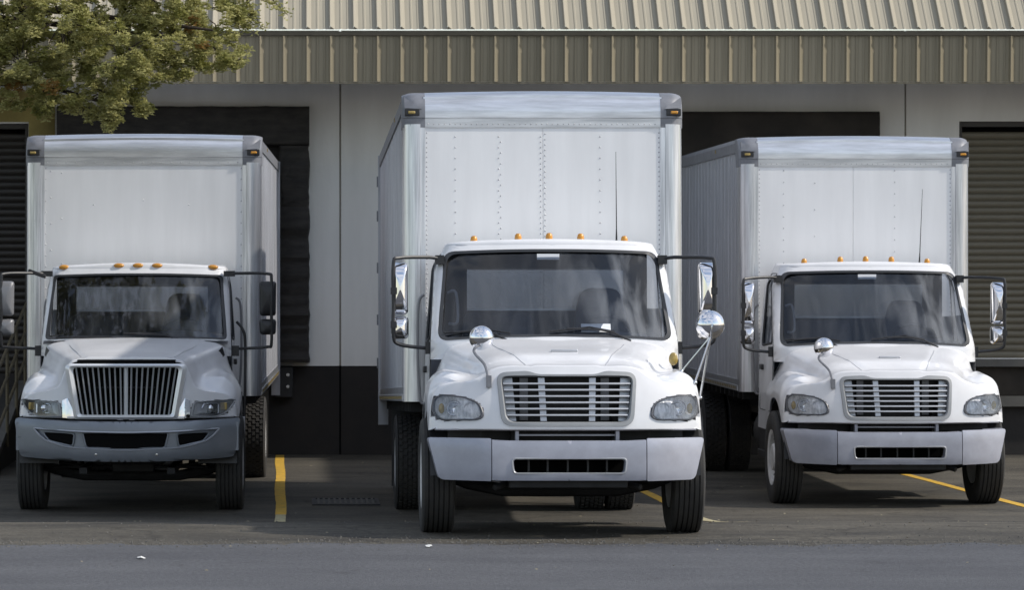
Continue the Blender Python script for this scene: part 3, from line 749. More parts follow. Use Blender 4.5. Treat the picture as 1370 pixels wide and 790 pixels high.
    for k in range(9):
        x = lerp(-.95, .95, k/8); bump_ = .06*exp(-((x-.45)/.35)**2)
        lo.append([(x, yb+.06+bow*(x/.95)**2, zb-.16), (x, yb+.10+bow*(x/.95)**2, zb-.02), (x, yb+.28, zb+.04+bump_), (x, yb+.50, zb+.05+bump_), (x, yb+.58, zb-.05), (x, yb+.58, zb-.4)])
    d_.loft(lo, closed=False); d_.obj('dashboard', 'cab_trim', cb)
    for x, w_ in ((.48, .26), (-.45, .34)):
        s_ = MB(); s_.box(x-w_, x+w_, yb+.62, yb+1.0, zb-.45, zb-.30)
        bk = roundpoly([(x-w_, zb-.3), (x+w_, zb-.3), (x+w_*.92, zb+.28), (x-w_*.92, zb+.28)], .08, 4)
        if x > 0: bk = roundpoly([(x-w_, zb-.3), (x+w_, zb-.3), (x+w_*.9, zb+.25), (x+w_*.66, zb+.50), (x-w_*.66, zb+.50), (x-w_*.9, zb+.25)], .1, 5)
        s_.prism(bk, lambda u, v: (u, yb+.92+.1*(v-zb), v), lambda u, v: (u, yb+1.03+.1*(v-zb), v)); s_.obj('seat', 'seat_cloth', cb, bevel=.02)
    sw = MB(); R = .22; c0 = Vector((.48, yb+.50, zb+.10)); pts = []
    for k in range(25):
        t = 2*pi*k/24; pts.append(c0+Vector((R*cos(t), R*sin(t)*.62, R*sin(t)*.60)))
    sw.tube(pts, .014, 6, cap=False); sw.tube([c0+Vector((-R, 0, 0)), c0+Vector((R, 0, 0))], .018, 6); sw.tube([c0, c0+Vector((0, -.15, -.3))], .03, 6); sw.obj('steering_wheel', 'cab_inside', cb)
    return cb, hw, fy, F

def wipers(cb, F, c, pts_list):
    for pts in pts_list:
        w = MB(); ar = [Vector(F(x, z))-Vector((0, .02, 0)) for x, z in pts['arm']]; w.tube(ar, [.012]+[.009]*(len(ar)-1), 6); 
        w.obj('wiper_arm', 'black_plastic', cb)
        b = MB(); bl = [Vector(F(x, z))-Vector((0, .008, 0)) for x, z in pts['blade']]; b.tube(bl, .008, 6); b.obj('wiper_blade', 'black_plastic', cb)

def hood_mesh(par, keys, kys, yface, zc, outerz, grille_poly, zlow, bottomz, ytop, name='hood', ins=.955, fadelen=.6, y00=.13, crease=(.27, .62, .012), lamps=None):
    """loft of sections; keys: list of half profiles (same count), kys: their y."""
    def prof(Y):
        k = 0
        while k < len(kys)-2 and Y > kys[k+1]: k += 1
        t = max(0, min(1, (Y-kys[k])/(kys[k+1]-kys[k])))
        h = [(lerp(a_[0], b_[0], t), lerp(a_[1], b_[1], t)) for a_, b_ in zip(keys[k], keys[k+1])]
        return h
    def full(Y, sc=1.0, yoff=None):
        h = prof(Y); h = [(x, zc+(z-zc)*sc if z > zc or True else z) for x, z in h]; h = [(x*sc, z) for x, z in h]
        xc_ = lerp(crease[0], crease[1], (Y-kys[0])/1.2)
        hs = [tuple(p) for p in cat([(x, z, 0) for x, z in h], 8)]; hs = [(x, z+crease[2]*smooth((xc_-x)/.035+.5)) for x, z, _ in hs]
        out = []
        for x, z in hs:
            if yoff is not None: y = yface(x, z)+yoff
            else: y = Y+(yface(x, z)-y00)*(1-smooth((Y-y00)/fadelen))
            out.append([x, y, z])
        # arch: clip lower end to the wheel opening
        n = len(out)
        for i in range(n-9, n):
            x, y, z = out[i]; zl = zlow(y)
            if yoff is None: out[i][2] = max(z, lerp(out[n-10][2], zl, (i-(n-10))/9)) if zl > out[n-1][2] else z
        L_ = [(-x, y, z) for x, y, z in out[::-1]]; return L_+[tuple(p) for p in out[1:]]
    m = MB()
    st = [full(kys[0], ins, 0.0), full(kys[0], (ins+1)/2+.012, .010), full(kys[0], .998, .035), full(kys[0], 1, .07)]
    Y = kys[0]+.10
    while Y < ytop+1e-6: st.append(full(Y)); Y += .05
    m.loft(st, closed=False)
    arc = [(p[0], p[2]) for p in st[0]]                    # left low -> over -> right low
    nb = 12; bot = [(lerp(arc[-1][0], arc[0][0], k/nb), arc[0][1]) for k in range(1, nb)]
    outer = arc+bot
    holed(m, outer, grille_poly, lambda x, z: (x, yface(x, z), z), 22, (0, zc), 180)
    # lower lip folded back
    e0 = [(x, yface(x, z), z) for x, z in [arc[-1]]+bot+[arc[0]]]
    m.loft([e0, [(x, y+.015, z-.012) for x, y, z in e0], [(x, y+.12, z-.012) for x, y, z in e0]], closed=False)
    from mathutils.bvhtree import BVHTree
    bv = BVHTree.FromPolygons([Vector(p) for p in m.v], m.f)
    for sx in (-1, 1):
        pts = []
        for k in range(22):
            y = lerp(kys[0]+.20, kys[0]+1.02, k/21); x = sx*(lerp(crease[0], crease[1], (y-kys[0])/1.2)+.012)
            h_ = bv.ray_cast(Vector((x, y, 3)), Vector((0, 0, -1)))[0]
            if h_: pts.append(h_+Vector((0, 0, -.001)))
        if len(pts) > 3: MB().tube(pts, .0045, 5).obj('hood_crease', 'grille_silver', par)
    if lamps:                      # the sheet is sunk behind each lamp
        def inside(x, z, P_):
            c_ = False
            for i in range(len(P_)):
                (xa, za), (xb_, zb2) = P_[i-1], P_[i]
                if (za > z) != (zb2 > z) and x < (xb_-xa)*(z-za)/(zb2-za)+xa: c_ = not c_
            return c_
        for P_ in (scaled(lamps, .955), mir(scaled(lamps, .955))):
            m.v = [(x, y+.16, z) if (y < .8 and inside(x, z, P_)) else (x, y, z) for x, y, z in m.v]
    return m.obj(name, 'white_paint', par, smooth=45)

# ------------------------------------------------------------------ truck A : rounded hood, horizontal grille bars
def truck_round():
    T = empty('box_truck')
    AX1, AX2 = 1.02, 7.02
    def yface(x, z): return .13+.30*(min(abs(x), 1.3)/1.17)**2.4 + .13*max(0, (z-.9)/.5)**1.7
    K = [[(0, 1.425), (.3, 1.43), (.50, 1.435), (.64, 1.405), (.74, 1.34), (.85, 1.30), (.98, 1.295), (1.09, 1.245), (1.148, 1.12), (1.165, .885)],
         [(0, 1.52), (.3, 1.52), (.54, 1.505), (.69, 1.45), (.78, 1.365), (.88, 1.365), (1.0, 1.385), (1.11, 1.325), (1.162, 1.19), (1.17, .885)],
         [(0, 1.60), (.33, 1.60), (.64, 1.58), (.80, 1.51), (.86, 1.42), (.93, 1.40), (1.02, 1.41), (1.12, 1.34), (1.168, 1.21), (1.175, .86)],
         [(0, 1.675), (.38, 1.68), (.74, 1.66), (.93, 1.61), (1.0, 1.51), (1.03, 1.42), (1.07, 1.36), (1.125, 1.27), (1.165, 1.14), (1.175, .76)],
         [(0, 1.50), (.38, 1.50), (.74, 1.50), (.97, 1.49), (1.02, 1.44), (1.05, 1.39), (1.08, 1.33), (1.12, 1.24), (1.15, 1.12), (1.16, .76)]]
    def zlow(y):
        d = abs(y-AX1)
        return .50+sqrt(.63**2-d*d) if d < .62 else .5
    go = roundpoly([(-.600, 1.378), (-.33, 1.392), (-.25, 1.362), (.25, 1.362), (.33, 1.392), (.600, 1.378), (.560, .920), (-.560, .920)], [.09, .06, .05, .05, .06, .09, .10, .10], 6)
    hl = roundpoly([(-1.125, 1.150), (-1.06, 1.190), (-.86, 1.170), (-.735, 1.115), (-.705, 1.005), (-.76, .972), (-1.07, .972), (-1.13, 1.03)], [.04, .05, .06, .06, .04, .05, .05, .05], 5)
    hd = hood_mesh(T, K, [.18, .6, 1.05, 1.42, 1.80], yface, 1.155, None, scaled(go, .97), zlow, .885, 1.80, lamps=hl)
    # grille surround with inner opening
    gi = roundpoly([(-.555, 1.340), (.555, 1.340), (.512, .957), (-.512, .957)], [.06, .06, .08, .08], 6)
    gs = MB(); c0 = (0, 1.155); A = angs(c0, go, gi, n=64); O = [ray(go, c0, t) for t in A]; I = [ray(gi, c0, t) for t in A]
    yf = yface
    gs.loft([[(p[0], yf(*p)+.01, p[1]) for p in O], [(p[0]*.992, yf(*p)-.016, lerp(p[1], 1.155, .01)) for p in O],
             [(lerp(i[0], o[0], .25), yf(*i)-.012, lerp(i[1], o[1], .25)) for i, o in zip(I, O)], [(i[0], yf(*i)+.004, i[1]) for i in I], [(i[0], yf(*i)+.10, i[1]) for i in I]])
    gr = gs.obj('grille', 'grille_surround', hd, smooth=35)
    # sub-parts are joined to the hood's level: bars and mullions hang from the grille frame's parent truck
    gr.parent = T
    for k in range(6):
        z = 1.335-.0533*(k+1); h = lerp(.512, .555, (z-.962)/.373)-.008
        b = MB(); lo = []
        for i in range(13):
            x = lerp(-h, h, i/12); y = yf(x, z); lo.append([(x, y+.008, z-.009), (x, y+.002, z-.004), (x, y+.006, z+.006), (x, y+.05, z+.009), (x, y+.05, z-.002)])
        b.loft(lo, cap0=True, cap1=True); b.obj('grille_bar', 'grille_silver', gr, smooth=30)
    for x0, x1, dd in ((-.245, -.190, .022), (.190, .245, .022), (-.545, -.46, .05), (.46, .545, .05)):
        q = MB(); zt_ = 1.33; q.add([(x0*(1 if abs(x0) < .4 else 1), yf(x0, 1.33)+dd, zt_), (x1, yf(x1, 1.33)+dd, zt_), (x1*.94, yf(x1, .97)+dd, .965), (x0*.94, yf(x0, .97)+dd, .965)], [(0, 1, 2, 3)])
        q.add([(x0, yf(x0, 1.33)+dd, zt_), (x0, yf(x0, 1.33)+dd+.05, zt_), (x0*.94, yf(x0, .97)+dd+.05, .965), (x0*.94, yf(x0, .97)+dd, .965)], [(0, 1, 2, 3)])
        q.add([(x1, yf(x1, 1.33)+dd, zt_), (x1, yf(x1, 1.33)+dd+.05, zt_), (x1*.94, yf(x1, .97)+dd+.05, .965), (x1*.94, yf(x1, .97)+dd, .965)], [(0, 1, 2, 3)])
        q.obj('grille_mullion', 'grille_silver', gr, smooth=0)
    for x in (-.355, .335):                     # faint struts behind the bars
        MB().box(x-.035, x+.035, .40, .42, .97, 1.33).obj('grille_strut', 'casting', gr)
    MB().box(-.50, .50, .47, .52, .92, 1.36).obj('radiator', 'radiator', T)
    # shroud between hood bottom and bumper
    MB().box(-1.0, 1.0, .45, .5, .80, .95).obj('lower_shroud', 'dark_steel', T)
    MB().box(-.42, .42, .26, .30, .838, .852).box(-.44, -.41, .22, .3, .80, .88).box(.41, .44, .22, .3, .80, .88).obj('cross_brace', 'bumper_grey', T)
    # hood latch bar
    MB().box(-.115, .115, -.02, .02, -.012, .012).obj('hood_badge', 'grille_silver', T, bevel=.008).location = (0.02, .74, 1.565)
    q = MB().box(-.13, .13, -.03, .03, -.01, .0); q = q.obj('hood_badge_base', 'white_paint', T, bevel=.004); q.location = (.02, .755, 1.553)
    # hood character lines: raised creases from the grille corners back to the cowl
    # headlights
    for sx, poly in ((-1, hl), (1, mir(hl))):
        cc = centre(poly)
        b = MB(); A = angs(cc, poly, n=40); O = [ray(poly, cc, t) for t in A]
        f = lambda s, d: [(cc[0]+(p[0]-cc[0])*s, yf(*p)+d, cc[1]+(p[1]-cc[1])*s) for p in O]
        b.loft([f(1.035, .006), f(1.03, -.010), f(.99, -.014), f(.93, -.008), f(.90, .02)]); hb = b.obj('headlight', 'headlamp_rim', T, smooth=50)
        r_ = MB(); r_.loft([f(.90, .0), f(.84, .022), f(.6, .036), f(.3, .042)], cap1=True); r_.obj('reflector', 'reflector', hb, smooth=60)
        for dx, rr, mm in ((-.02, .062, 'lamp_bulb'), (.11, .045, 'lamp_bulb')):
            x = cc[0]+sx*(-dx) ; z = cc[1]-.002
            q = MB(); q.lathe([(rr*1.15, 0), (rr*1.1, -.022), (rr*.98, -.018), (rr*.7, .01), (rr*.3, .02), (0, .02)], (x, yf(x, z)+.03, z), 'y', 20); q.obj('projector', mm, hb)
        x = cc[0]+sx*.125; am = MB(); am.ball((x, yf(x, 1.07)+.012, 1.07), .026, 10, 8, (1, .5, 1.7)); am.obj('turn_bulb', 'amber_dull', hb)
        le = MB(); filled(le, scaled(poly, .97), lambda u, v: (u, yf(u, v)-.013-.014*max(0, 1-((u-cc[0])/.2)**2), v), 5, cc); le.obj('lens', 'lens_glass', hb, face=(0, -1, 0))
    # bumper: centre section with slot, two end sections
    zt_, zb_ = .82, .46
    def yb_(x, z): a_ = abs(x); return .0+.02*(a_/.65)**2+(.27*((a_-.62)/.55)**1.6 if a_ > .62 else 0)+.015*((z-.64)/.18)**4
    out = roundpoly([(-.648, zb_+.005), (.648, zb_+.005), (.648, zt_-.012), (.5, zt_-.02), (-.5, zt_-.02), (-.648, zt_-.012)], [.01]*6, 2)
    slot = roundpoly([(-.465, .527), (.465, .527), (.475, .648), (-.475, .648)], .035, 5)
    bm = MB(); H = holed(bm, out, slot, lambda x, z: (x, yb_(x, z), z), 5, (0, .588), 64)
    bm.loft([[(p[0], yb_(*p), p[1]) for p in H], [(p[0]*.985, yb_(*p)+.02, .588+(p[1]-.588)*.93) for p in H], [(p[0]*.985, .10, .588+(p[1]-.588)*.93) for p in H]])
    A = angs((0, .64), out, n=48); O = [ray(out, (0, .64), t) for t in A]
    bm.loft([[(p[0], yb_(*p), p[1]) for p in O], [(p[0], yb_(*p)+.12, p[1]) for p in O]])
    bp = bm.obj('bumper', 'bumper_grey', T, smooth=40)
    sl = MB(); rim_tube(sl, scaled(slot, 1.012, None, 1.05), lambda x, z: (x, yb_(x, z)-.001, z), .008); sl.obj('slot_trim', 'grille_silver', bp)
    it = MB(); it.box(-.47, .47, .30, .31, .48, .70); it.box(-.5, .5, .10, .30, .655, .67); it.box(-.5, .5, .10, .30, .505, .515); it.obj('slot_back', 'void', bp)
    for x in (-.33, -.17, 0, .17, .33): MB().box(x-.008, x+.008, .18, .22, .53, .64).obj('slot_rib', 'black_plastic', bp)
    for sx in (-1, 1):
        pts = roundpoly([(.655, zb_), (1.085, zb_+.01), (1.175, zt_+.005), (.655, zt_)], [.012, .05, .035, .012], 5)
        pts = [(sx*p[0], p[1]) for p in pts]
        e_ = MB(); cc = (sx*.9, .64); A = angs(cc, pts, n=40); O = [ray(pts, cc, t) for t in A]
        filled(e_, pts, lambda x, z: (x, yb_(x, z), z), 6, cc, 40)
        e_.loft([[(p[0], yb_(*p), p[1]) for p in O], [(p[0]*(1.004 if abs(p[0]) > .9 else 1), yb_(*p)+(.22 if abs(p[0]) > .9 else .05), p[1]) for p in O]])
        ext = [(sx*1.175, yb_(1.175, .8), zt_), (sx*1.18, .45, zt_), (sx*1.16, .45, zb_+.06), (sx*1.10, yb_(1.085, .5), zb_+.02)]
        e_.obj('bumper_end', 'bumper_grey', bp, smooth=40)
    tb = MB(); tb.box(-.5, .5, .12, .3, .40, .47); tb.tube([(-.62, .2, .40), (-.5, .3, .44)], .03, 6); tb.tube([(.62, .2, .40), (.5, .3, .44)], .03, 6); tb.obj('tow_beam', 'dark_steel', T, bevel=.01)
    # cab
    c = dict(zb=1.66, zt=2.48, yb=1.36, yt=1.88, bow=.13, wb=1.095, wt=1.03, rnd=.09, glass=(1.035, .955, 1.665, 2.475, .035), win=1, crown=.02, rf=.40)
    cb, hw, fy, F = cab(T, c)
    # cowl apron
    q = MB(); q.loft([[(x, 1.30+.10*(x/1.0)**2, 1.65-.045*(x/1.0)**2) for x in np.linspace(-.78, .78, 15)], [(x, 1.36+.13*(x/1.0)**2, 1.67-.03*(x/1.0)**2) for x in np.linspace(-.78, .78, 15)]], closed=False); q.obj('cowl', 'black_plastic', cb)
    wipers(cb, F, c, [dict(arm=[(-.42, 1.66), (-.55, 1.73), (-.62, 1.76), (-.9, 1.735)], blade=[(-.98, 1.735), (-.62, 1.765), (-.40, 1.73)]),
                      dict(arm=[(.66, 1.66), (.50, 1.74), (.38, 1.765), (.1, 1.77)], blade=[(-.06, 1.745), (.3, 1.785), (.52, 1.745)])])
    MB().box(-.10, .10, -.006, .006, -.026, .026).obj('transponder', 'paper', cb).location = (-.03, fy(0, 2.42)+.03, 2.425)
    q = MB().box(-.13, .13, -.006, .006, -.045, .045).obj('dash_paper', 'paper', cb); q.location = (.36, fy(.36, 1.78)+.03, 1.775); q.rotation_euler = (-.6, 0, 0)
    q = MB(); q.tube(cat([(-.93, 1.85, 2.10), (-.86, 1.80, 2.10), (-.85, 1.72, 1.84), (-.93, 1.66, 1.82)], 4), .014, 6); q.obj('inside_handle', 'interior_handle', cb)
    for x in (-.68, -.28, 0.0, .285, .68):
        zz = 2.604 - .028*(x/.7)**2; m = MB(); m.lathe([(.033, -.012), (.033, .01), (.029, .036), (.018, .050), (0, .054)], (0, 0, 0), 'z', 14)
        m.obj('roof_light', 'amber', cb).location = (x, 2.14, zz-.004); MB().lathe([(.038, -.03), (.038, .0), (.03, .002)], (x, 2.14, zz-.014), 'z', 14).obj('lamp_base', 'dark_steel', cb)
    q = MB(); q.tube([(.625, 2.3, 2.58), (.625, 2.3, 2.70), (.622, 2.3, 3.40)], [.010, .005, .002], 6); q.obj('antenna', 'dark_steel', cb)
    # mirrors
    for sx in (-1, 1):
        fr_ = MB(); y = 1.62
        fr_.tube([(sx*.98, 1.95, 2.41), (sx*1.10, 1.85, 2.42)]+[tuple(p) for p in cat([(sx*1.10, 1.85, 2.42), (sx*1.37, 1.64, 2.405), (sx*1.425, 1.6, 2.35), (sx*1.425, 1.6, 2.0), (sx*1.425, 1.6, 1.72), (sx*1.37, 1.62, 1.635), (sx*1.10, 1.66, 1.60)], 5)][1:], .0165, 8)
        fr_.box(sx*1.09-.05, sx*1.09+.05, 1.62, 1.70, 1.55, 1.66).box(sx*1.0-.04, sx*1.0+.04, 1.9, 2.0, 2.36, 2.44)
        fr_.box(sx*1.425-.025, sx*1.425+.025, 1.575, 1.63, 2.08, 2.14); fr_.box(sx*1.425-.025, sx*1.425+.025, 1.575, 1.63, 1.78, 1.84)
        fo = fr_.obj('mirror_frame', 'black_plastic', T, smooth=40)
        xc = sx*1.365
        p1 = roundpoly([(-.074, 1.905), (.074, 1.905), (.074, 2.365), (-.074, 2.365)], .035, 5)
        p2 = roundpoly([(-.078, 1.685), (.078, 1.685), (.078, 1.885), (-.078, 1.885)], .04, 5)
        for pp, cz in ((p1, 2.135), (p2, 1.785)):
            h = MB(); A = angs((0, cz), pp, n=32); O = [ray(pp, (0, cz), t) for t in A]
            f = lambda s, d: [(xc+p[0]*s, 1.66+d-sx*p[0]*0, cz+(p[1]-cz)*s) for p in O]
            h.loft([f(.96, .06), f(1, .05), f(1, .02), f(.95, -.012), f(.8, -.045), f(.55, -.072), f(.3, -.086), f(.08, -.09)], cap1=True)
            ho = h.obj('mirror_head', 'chrome', fo, smooth=60)
            g_ = MB(); g_.loft([f(.9, .062), f(.2, .064)], cap1=True); g_.obj('mirror_glass', 'chrome', fo)
    # hood mirror on the left front
    def round_mirror(x, y, z, r, arm, name, foot):
        m = MB(); m.lathe([(r*.93, .035), (r, .03), (r*1.0, .015), (r*.93, -.02), (r*.75, -.05), (r*.5, -.072), (r*.25, -.082), (.001, -.085)], (x, y, z), 'y', 32)
        a_ = MB()
        for A_ in arm: a_.tube(A_, .013, 7)
        a_.box(foot[0]-.022, foot[0]+.022, foot[1]-.03, foot[1]+.03, foot[2]-.05, foot[2]+.05)
        ar = a_.obj(name, 'casting', T, bevel=.0, smooth=40); m.obj('mirror_bowl', 'chrome', ar, smooth=60)
        g_ = MB(); g_.lathe([(r*.9, .036), (.001, .04)], (x, y, z), 'y', 24); g_.obj('mirror_glass', 'chrome', ar)
    round_mirror(-.70, .60, 1.675, .108, [cat([(-.70, .56, 1.62), (-.76, .52, 1.59), (-.765, .50, 1.54), (-.69, .34, 1.44), (-.665, .27, 1.33)], 5)], 'hood_mirror', (-.66, .285, 1.30))
    # turn repeater on the right shoulder of the hood
    return T, cb

T1, cab1 = truck_round()
T1.name = 'box_truck'
BL = 7.9
wheel(T1, -1.07, 1.02, -1, 'front'); wheel(T1, 1.07, 1.02, 1, 'front')
for sx in (-1, 1):
    wheel(T1, sx*1.10, 7.02, sx, 'rear', hub='rim_white'); wheel(T1, sx*.79, 7.02, sx, 'rear')
chassis(T1, 1.02, 7.02, BL)
for sx in (-1, 1):   # dark liner of the front wheel wells
    q = MB(); lo = []
    for k in range(13):
        t = pi*k/12; lo.append([(sx*x, 1.02+.60*cos(t), .5+.60*sin(t)) for x in (.72, 1.15)])
    q.loft(lo, closed=False); q.box(sx*.72-.01, sx*.72+.01, .45, 1.65, .6, 1.15); q.obj('wheel_well', 'black_plastic', T1)
T3 = copy_tree(T1)          # right truck shares every mesh with the middle one
for o_ in list(T3.children_recursive):
    if o_.name.startswith('dash_paper'): bpy.data.objects.remove(o_)
    elif o_.name.startswith('antenna'):
        o_.matrix_local = Matrix.Translation((.625, 2.3, 2.58)) @ Matrix.Rotation(radians(2.6), 4, 'Y') @ Matrix.Translation((-.625, -2.3, -2.58))
# middle truck extras
cargo_box(T1, BL, dict(seams=[.0], cols=[(-.02, .05, 0), (.02, .05, .025), (-.41, .10, 0), (-.39, .10, .05), (-.81, .10, 0), (.53, .10, 0)], edge=.045, top=.05))
cargo_box(T3, BL, dict(seams=[-.02], cols=[(.45, .13, 0), (-.80, .13, 0), (-.45, .3, .1)], edge=.05, top=.06))
q = MB(); q.ball((0, 0, 0), .05, 14, 8, (.8, .45, 1.15)); tl = q.obj('turn_repeater', 'amber_dull', T1); tl.location = (1.0, 1.10, 1.50)
fm = MB()
R = .125; X, Y, Z = 1.275, .70, 1.79
for A_ in ([(X, Y-.02, Z-.10), (1.03, .78, 1.385)], [(X, Y-.02, Z-.10), (1.13, .62, 1.29)], [(X, Y-.02, Z-.10), (1.185, .72, 1.16)]): fm.tube(A_, .010, 7)
for p in ((1.03, .78, 1.385), (1.13, .62, 1.29), (1.185, .72, 1.16)): fm.ball(p, .02, 8, 6)
fm.tube([(X, Y-.06, Z-.12), (X, Y-.09, Z-.02), (X+.01, Y-.085, Z)], .009, 6)
fmo = fm.obj('fender_mirror', 'chrome_bar', T1)
q = MB(); q.lathe([(R*.93, .035), (R, .03), (R, .015), (R*.93, -.02), (R*.75, -.05), (R*.5, -.072), (R*.25, -.082), (.001, -.085)], (X, Y, Z), 'y', 32); q.obj('mirror_bowl', 'chrome', fmo, smooth=60)
T1.location = (2.27, 28.5, .2575); T1.rotation_euler = (-.0367, 0, radians(.25))
T3.location = (6.27, 35.45, 0.0); T3.rotation_euler = (0, 0, radians(.2))
tag(T1, 'white box truck in the middle, nearest, with a chrome mirror on three legs', 'box truck', 'white box trucks parked at the docks')
tag(T3, 'white box truck at the right, backed in front of the olive roller door', 'box truck', 'white box trucks parked at the docks')

# ------------------------------------------------------------------ truck B : upright chrome grille
def truck_upright():
    T = empty('box_truck')
    AX1, AX2 = 1.02, 6.6
    def yface(x, z):
        a_ = min(abs(x), 1.3)
        return .12+(.0 if a_ < .55 else .36*((a_-.55)/.6)**1.5)+.10*max(0, (z-1.0)/.55)**1.5
    K = [[(0, 1.60), (.3, 1.60), (.52, 1.595), (.60, 1.55), (.645, 1.46), (.70, 1.33), (.82, 1.27), (.98, 1.245), (1.09, 1.18), (1.125, .995)],
         [(0, 1.65), (.3, 1.64), (.56, 1.63), (.66, 1.585), (.70, 1.50), (.76, 1.42), (.87, 1.405), (1.0, 1.38), (1.10, 1.26), (1.14, .98)],
         [(0, 1.73), (.33, 1.71), (.66, 1.68), (.78, 1.64), (.83, 1.55), (.88, 1.48), (.96, 1.45), (1.05, 1.41), (1.13, 1.28), (1.15, .95)],
         [(0, 1.775), (.38, 1.77), (.76, 1.755), (.93, 1.71), (.965, 1.62), (.985, 1.52), (1.02, 1.44), (1.08, 1.34), (1.13, 1.2), (1.14, .80)],
         [(0, 1.60), (.38, 1.60), (.76, 1.60), (.94, 1.58), (.975, 1.54), (1.0, 1.48), (1.03, 1.41), (1.07, 1.30), (1.10, 1.18), (1.11, .80)]]
    def zlow(y):
        d = abs(y-AX1)
        return .52+sqrt(.64**2-d*d) if d < .63 else .5
    go = roundpoly([(-.60, 1.575), (.60, 1.575), (.50, .985), (-.50, .985)], [.07, .07, .04, .04], 5)
    zc = 1.28
    hl = roundpoly([(-1.10, 1.175), (-.80, 1.165), (-.69, 1.155), (-.66, 1.01), (-.90, 1.005), (-1.02, 1.05)], [.02, .1, .03, .02, .06, .06], 5)
    hood_mesh(T, K, [.18, .55, 1.0, 1.50, 1.85], yface, zc, None, scaled(go, .97), zlow, .995, 1.85, ins=.965, crease=(.42, .70, .018), lamps=hl)
    # hood lip and dark slot above the grille
    q = MB(); q.box(-.50, .50, .12, .25, 1.553, 1.592); q.obj('hood_slot', 'void', T, bevel=.004)
    gi = roundpoly([(-.545, 1.515), (.545, 1.515), (.465, 1.03), (-.465, 1.03)], [.05, .05, .03, .03], 5)
    go2 = roundpoly([(-.63, 1.552), (.63, 1.552), (.525, .985), (-.525, .985)], [.07, .07, .03, .03], 5)
    m = MB(); A = angs((0, zc), go2, gi, n=48); O = [ray(go2, (0, zc), t) for t in A]; I = [ray(gi, (0, zc), t) for t in A]
    m.loft([[(p[0], .14, p[1]) for p in O], [(p[0], .075, p[1]) for p in O], [(lerp(i[0], o[0], .5), .045, lerp(i[1], o[1], .5)) for i, o in zip(I, O)], [(p[0], .065, p[1]) for p in I], [(p[0], .16, p[1]) for p in I]])
    gr = m.obj('grille', 'bar_silver', T, smooth=35)
    MB().box(-.55, .55, .17, .2, 1.0, 1.54).obj('radiator', 'void', T)
    for k in range(19):
        u = (k-9)/9.6; wv_ = .021 if k == 9 else .009
        xt, xb = u*.545, u*.465
        b = MB(); b.loft([[(xt-wv_, .10, 1.515), (xt, .068, 1.515), (xt+wv_, .10, 1.515), (xt, .15, 1.515)], [(xb-wv_, .10, 1.03), (xb, .068, 1.03), (xb+wv_, .10, 1.03), (xb, .15, 1.03)]], cap0=True, cap1=True)
        b.obj('grille_bar', 'bar_silver', gr, smooth=25)
    br = MB(); br.box(-.30, .30, .15, .16, 1.30, 1.315).box(-.33, -.31, .15, .16, 1.04, 1.315).box(.31, .33, .15, .16, 1.04, 1.315); br.obj('grille_brace', 'dark_steel', gr)
    MB().box(-.60, .60, .09, .16, .985, 1.015).obj('grille_sill', 'chrome_bar', T, bevel=.008)
    # headlights and chrome wedges
    for sx, poly in ((-1, hl), (1, mir(hl))):
        cc = centre(poly); A = angs(cc, poly, n=40); O = [ray(poly, cc, t) for t in A]
        f = lambda s, d: [(cc[0]+(p[0]-cc[0])*s, yface(*p)+d, cc[1]+(p[1]-cc[1])*s) for p in O]
        b = MB(); b.loft([f(1.07, .006), f(1.05, -.012), f(.99, -.014), f(.92, -.006), f(.90, .01)]); hb = b.obj('headlight', 'grille_surround', T, smooth=50)
        r_ = MB(); r_.loft([f(.93, -.002), f(.86, .02), f(.6, .03)], cap1=True); r_.obj('reflector', 'grille_silver', hb, smooth=60)
        ip = roundpoly([(sx*.93, 1.145), (sx*.79, 1.14), (sx*.735, 1.045), (sx*.93, 1.035)], .015, 3)
        q = MB(); filled(q, ip, lambda u, v: (u, yface(u, v)+.018, v), 2); q.obj('lamp_recess', 'void', hb)
        q = MB(); rim_tube(q, ip, lambda u, v: (u, yface(u, v)+.012, v), .010); q.obj('lamp_bezel', 'chrome_bar', hb)
        q = MB(); x = sx*.845; q.lathe([(.042, .0), (.038, -.02), (.025, -.03), (0, -.034)], (x, yface(x, 1.09)+.02, 1.09), 'y', 18); q.obj('projector', 'lamp_bulb', hb)
        q = MB(); x = sx*.985; q.box(x-.035, x+.035, yface(x, 1.1)+.0, yface(x, 1.1)+.03, 1.07, 1.15); q.obj('turn_bulb', 'amber_dull', hb, bevel=.01)
        le = MB(); filled(le, poly, lambda u, v: (u, yface(u, v)-.010, v), 4, cc); le.obj('lens', 'lens_glass', hb, face=(0, -1, 0))
        w = MB(); wp = [(sx*.655, 1.175), (sx*.60, 1.20), (sx*.515, 1.035), (sx*.51, .99), (sx*.65, 1.0)]
        filled(w, wp, lambda u, v: (u, yface(u, v)-.028+.10*abs(abs(u)-.6), v), 3); w.obj('chrome_wedge', 'chrome', T, smooth=50)
        # dark intake vent on the hood flank
        v = MB(); n_ = [(.80, 1.645), (.905, 1.715), (.915, 1.60), (.86, 1.57)]
        v.add([(sx*.83, 1.20, 1.585), (sx*.93, 1.36, 1.70), (sx*.955, 1.42, 1.61), (sx*.90, 1.28, 1.55)], [(0, 1, 2, 3)]); v.obj('hood_vent', 'black_plastic', T)
    # bumper : swept steel with recessed smile
    zt_, zb_ = .99, .60
    def yb_(x, z): return .0+.30*(abs(x)/1.155)**2.6+.02*((z-.8)/.19)**4
    def zbow(x, z): return z-.045*(1-(abs(x)/1.155)**2)*(1 if z < .8 else .6)
    out = roundpoly([(-1.10, zb_), (1.10, zb_), (1.155, zt_-.03), (1.14, zt_), (-1.14, zt_), (-1.155, zt_-.03)], [.05, .05, .02, .02, .02, .02], 4)
